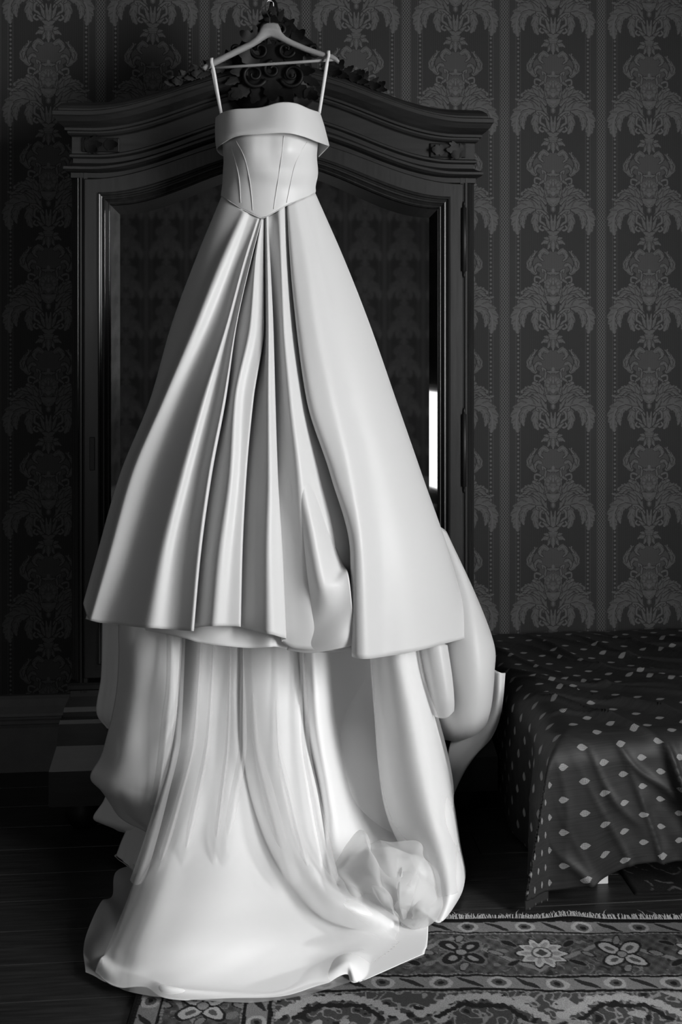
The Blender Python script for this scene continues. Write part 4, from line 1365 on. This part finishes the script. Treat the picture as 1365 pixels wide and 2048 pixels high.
def rug_paint(u, v, WU, WV):
    """grey value of the pile at (u across, v from the far edge), metres"""
    DK, MID, LT, CR = 0.014, 0.070, 0.19, 0.36
    eu = smooth_noise(u, v, 14, 140, 140, 201) * 0.0022; ev = smooth_noise(u, v, 14, 140, 140, 202) * 0.0022
    inner = (np.minimum(np.minimum(u, WU - u), np.minimum(v, WV - v)) > 0.02)
    u = u + eu * inner; v = v + ev * inner
    e = np.minimum(np.minimum(u, WU - u), np.minimum(v, WV - v))        # distance from the nearest edge
    top = (np.minimum(v, WV - v) <= np.minimum(u, WU - u))
    s = np.where(top, u, v)                                             # along the edge
    g = np.full(u.shape, MID)
    jag = 0.004 * np.sign(np.sin(s * 420)) + 0.003 * np.sin(s * 160)

    def guard(e0, w, per, ph):
        k_ = e - e0
        inside = (k_ > 0) & (k_ < w)
        c = np.mod(s / per + ph, 1) - 0.5
        n = k_ / w - 0.5
        val = np.full(u.shape, LT * 0.85)
        val = np.where(np.hypot(c * per / w * 0.85, n) < 0.44, CR * 0.8, val)
        val = np.where(np.hypot(c * per / w * 0.85, n) < 0.27, MID, val)
        val = np.where(np.hypot(c * per / w * 0.85, n) < 0.13, DK, val)
        c2 = np.mod(s / per + ph + 0.5, 1) - 0.5
        lf = np.abs(n - 1.3 * c2 * per / w * 0.5) < 0.17 * (1 - np.minimum(1, (np.abs(c2) * per / w * 1.6)**2))
        val = np.where(lf & (np.abs(c2) * per / w < 0.55), DK * 1.5, val)
        val = np.where(np.abs(n) > 0.44, DK, val)
        return inside, val

    def rosette(cu, cv, r, petals, a=CR, b_=LT, c_=MID, d_=DK, ph=0.0):
        nonlocal g
        du, dv = u - cu, v - cv
        rad = np.hypot(du, dv); an = np.arctan2(dv, du)
        ed = r * (0.86 + 0.14 * np.cos(an * petals + ph))
        g = np.where(rad < ed * 1.10, d_, g)
        g = np.where(rad < ed, a, g)
        g = np.where((rad < ed * 0.80) & (np.cos(an * petals + ph) > -0.35), b_, g)
        g = np.where(rad < r * 0.42, c_, g)
        g = np.where(rad < r * 0.34, a, g)
        g = np.where(np.abs(du) + np.abs(dv) < r * 0.24, c_ * 0.7, g)

    def curve(pts, w, val):
        nonlocal g
        pts = np.array(pts)
        for (a, b_) in zip(pts[:-1], pts[1:]):
            ab = b_ - a
            t = np.clip(((u - a[0]) * ab[0] + (v - a[1]) * ab[1]) / (ab @ ab + 1e-9), 0, 1)
            d = np.hypot(u - a[0] - t * ab[0], v - a[1] - t * ab[1])
            g = np.where(d < w * (0.7 + 0.5 * tri(t * 9)), val, g)

    def petal(cu, cv, a, L, w, val, rim=None):
        nonlocal g
        x = (u - cu) * math.cos(a) + (v - cv) * math.sin(a); y = -(u - cu) * math.sin(a) + (v - cv) * math.cos(a)
        q = (x / L)**2 + (y / w)**2
        if rim is not None: g = np.where(q < 1.7, rim, g)
        g = np.where(q < 1, val, g)

    # field
    fb = 0.335
    g = np.where(e > fb, 0.05, g)
    r_ = np.random.default_rng(3)
    # main border ground mottling
    g = np.where((e > 0.075) & (e < 0.275), MID * (0.85 + 0.35 * np.sin(u * 190) * np.sin(v * 150)), g)
    nA = smooth_noise(u, v, 18, 170, 170, 211); nB = smooth_noise(u, v, 18, 110, 110, 212)
    band = (e > 0.075) & (e < 0.275)
    g = np.where(band & (np.abs(nA) < 0.10) & (nB > 0.1), LT * 0.75, g)
    g = np.where(band & (nA > 1.25), DK * 1.6, g)
    g = np.where(band & (nB < -1.35), LT * 0.7, g)
    g = np.where((e > fb) & (np.abs(nA) < 0.22), LT, g)
    g = np.where((e > fb) & (nB > 0.75), CR * 0.7, g)
    g = np.where((e > fb) & (nA > 1.1), DK, g)
    # vine through the main border (far side and left side)
    for lo, hi, hor in ((0.0, WU, True), (0.0, WV, False)):
        n = int((hi - lo) / 0.21)
        pts = []
        for i in range(n + 1):
            t = 0.17 + i * 0.21
            off = 0.105 if i % 2 else 0.245
            pts.append((t, off) if hor else (off, t))
        curve(pts, 0.007, LT * 0.9)
        for i in range(n + 1):
            t = 0.17 + i * 0.21
            c = (t + 0.02, 0.172) if hor else (0.172, t + 0.02)
            if i % 2 == 0:
                rosette(c[0], c[1], 0.066, 10, a=CR, b_=LT * 1.2)
                for a in (0.6, 2.5, 3.8, 5.6):
                    petal(c[0] + 0.1 * math.cos(a), c[1] + 0.075 * math.sin(a), a, 0.022, 0.009, DK, LT * 0.5)
            else:
                for j in range(4):
                    a = j * math.pi / 2 + 0.78
                    petal(c[0] + 0.038 * math.cos(a), c[1] + 0.038 * math.sin(a), a, 0.032, 0.020, CR * 0.85 if i % 4 == 1 else DK, DK if i % 4 == 1 else LT * 0.6)
                    petal(c[0] + 0.038 * math.cos(a), c[1] + 0.038 * math.sin(a), a, 0.014, 0.008, MID if i % 4 == 1 else LT)
                petal(c[0], c[1], 0, 0.014, 0.014, LT, DK)
                for a in (0, 1.57, 3.14, 4.71):
                    petal(c[0] + 0.09 * math.cos(a), c[1] + 0.065 * math.sin(a), a + 0.5, 0.018, 0.009, LT * 0.8, DK)
    # field figures
    for i in range(46):
        cu, cv = r_.uniform(fb + 0.06, WU - fb - 0.06), r_.uniform(fb + 0.035, WV - fb - 0.03)
        kd = i % 4
        if kd == 0: rosette(cu, cv, 0.045, 8, a=LT * 1.2, b_=CR)
        elif kd == 1:
            for j in range(6): petal(cu + 0.03 * math.cos(j * 1.05), cv + 0.03 * math.sin(j * 1.05), j * 1.05, 0.02, 0.010, LT * 1.2, DK)
        elif kd == 2:
            for q in range(5): petal(cu + 0.02 * q, cv + 0.012 * math.sin(q * 2.0), 0.5 * q, 0.016, 0.009, CR * 0.8, DK)
        else: curve([(cu - 0.07, cv), (cu - 0.02, cv + 0.03), (cu + 0.03, cv - 0.01), (cu + 0.09, cv + 0.02)], 0.007, LT * 1.1)
    # stepped arches along the field edge
    for i in range(int((WU - 2 * fb) / 0.34) + 1):
        cu = fb + 0.17 + i * 0.34
        curve([(cu - 0.15, fb + 0.10), (cu - 0.07, fb + 0.035), (cu + 0.02, fb + 0.03), (cu + 0.09, fb + 0.06), (cu + 0.15, fb + 0.12)], 0.013, CR * 0.8)
        curve([(cu - 0.11, fb + 0.11), (cu - 0.05, fb + 0.06), (cu + 0.05, fb + 0.065), (cu + 0.1, fb + 0.12)], 0.008, DK)
    # guard stripes
    for e0, w, per, ph in ((0.018, 0.054, 0.155, 0.0), (0.278, 0.056, 0.145, 0.3)):
        i_, val = guard(e0, w, per, ph)
        g = np.where(i_, val, g)
    for c, w, val in ((0.0155, 0.0035, DK), (0.0735, 0.003, DK), (0.0785, 0.003, LT), (0.2705, 0.003, LT), (0.276, 0.004, DK), (0.338, 0.004, DK), (0.344, 0.003, LT)):
        dash = np.where(np.sin(s * 500) > 0.1, 1.0, 0.55)
        g = np.where(np.abs(e - c) < w, val * dash, g)
    g = np.where(e < 0.013, DK * 0.6, g * 1.3)
    wear = 0.85 + 0.18 * np.sin(u * 7 + 3 * np.sin(v * 5)) * np.sin(v * 9 + 1)
    return np.clip(g * wear, 0.005, 0.6)


def make_rug(name, org, ang, us, vs, WU, WV, paint, th=0.008):
    Uu, Vv = np.meshgrid(us, vs)
    g = paint(Uu, Vv, WU, WV)
    c, s = math.cos(ang), math.sin(ang)
    X = org[0] + Uu * c + Vv * s
    Y = org[1] + Uu * s - Vv * c
    Z = th + 0.0016 * np.sin(Uu * 9 + Vv * 3) + 0.0012 * np.sin(Uu * 21 - Vv * 14) + 0.009 * np.exp(-(Vv / 0.03)**2) * np.exp(-((Uu - 1.14) / 0.07)**2)
    edge = (Uu <= us[0] + 1e-6) | (Uu >= us[-1] - 1e-6) | (Vv <= vs[0] + 1e-6) | (Vv >= vs[-1] - 1e-6)
    Z = np.where(edge, 0.0015, Z)
    r, cc = X.shape
    idx = np.arange(r * cc).reshape(r, cc)
    q = np.stack([idx[:-1, :-1], idx[1:, :-1], idx[1:, 1:], idx[:-1, 1:]], -1).reshape(-1, 4)
    V = np.stack([X, Y, Z], -1).reshape(-1, 3)
    me = bpy.data.meshes.new(name)
    me.vertices.add(len(V)); me.vertices.foreach_set('co', V.ravel())
    me.loops.add(q.size); me.loops.foreach_set('vertex_index', q.ravel())
    me.polygons.add(len(q)); me.polygons.foreach_set('loop_start', np.arange(0, q.size, 4)); me.polygons.foreach_set('loop_total', np.full(len(q), 4))
    me.update(calc_edges=True)
    at = me.color_attributes.new('pile', 'FLOAT_COLOR', 'POINT')
    col = np.ones((len(V), 4)); col[:, :3] = g.ravel()[:, None]
    at.data.foreach_set('color', col.ravel())
    return me


rr_ = np.array([math.cos(PHI), -math.sin(PHI)])          # the rug lies square to the way the camera looks
aa_ = np.array([math.sin(PHI), math.cos(PHI)])
org = np.array([0, -D]) + 3.045 * aa_ - 0.505 * rr_
us = np.unique(np.concatenate([np.linspace(0, 1.52, 560), np.linspace(1.52, 2.4, 120)]))
vs = np.unique(np.concatenate([np.linspace(0, 0.50, 200), np.linspace(0.50, 1.7, 150)]))
rug = tag(empty('rug', (float(org[0] + 1.2), float(org[1] - 0.85), 0)), 'large patterned oriental rug with floral borders under the train', 'rug')
link('pile', make_rug('pile', org, -PHI, us, vs, 2.4, 1.7, rug_paint), M['rug'], rug, True)
# fringe along the far edge: countless short threads
fm = MB()
for i in range(900):
    u0 = i * 2.4 / 900 + random.uniform(-0.001, 0.001)
    L = random.uniform(0.022, 0.040) * (1.5 if random.random() < 0.03 else 1)
    a = random.uniform(-0.5, 0.5)
    p0 = org + rr_ * u0; p1 = org + rr_ * (u0 + 0.5 * L * a) + aa_ * L * 0.55; p2 = org + rr_ * (u0 + L * a) + aa_ * L
    zz = 0.009 * math.exp(-((u0 - 1.14) / 0.07)**2)
    w = rr_ * 0.0011
    fm.add([(*(p0 - w), 0.006 + zz), (*(p0 + w), 0.006 + zz), (*(p1 + w), 0.010 + zz), (*(p1 - w), 0.010 + zz), (*(p2 + w * .5), 0.003), (*(p2 - w * .5), 0.003)], [(0, 1, 2, 3), (3, 2, 4, 5)])
fo = fm.build('fringe', M['fringe'], rug)
fo['kind'] = 'stuff'


def small_paint(u, v, WU, WV):
    e = np.minimum(np.minimum(u, WU - u), np.minimum(v, WV - v))
    g = np.full(u.shape, 0.018)
    n = smooth_noise(u, v, 16, 90, 90, 77); n2 = smooth_noise(u, v, 16, 60, 60, 78)
    line = np.abs(n) < 0.16
    g = np.where(line & (n2 > -0.2), 0.11, g)
    g = np.where(e < 0.012, 0.012, g)
    return g


us2 = np.linspace(0, 1.5, 300); vs2 = np.linspace(0, 0.62, 130)
sr = link('bedside_mat', make_rug('bedside_mat', np.array([1.155, -0.50]), math.radians(-1.5), us2, vs2, 1.5, 0.62, small_paint, 0.005), M['rug'], None, True)
tag(sr, 'dark worn mat with faint pale scrolls lying half under the bed', 'mat')
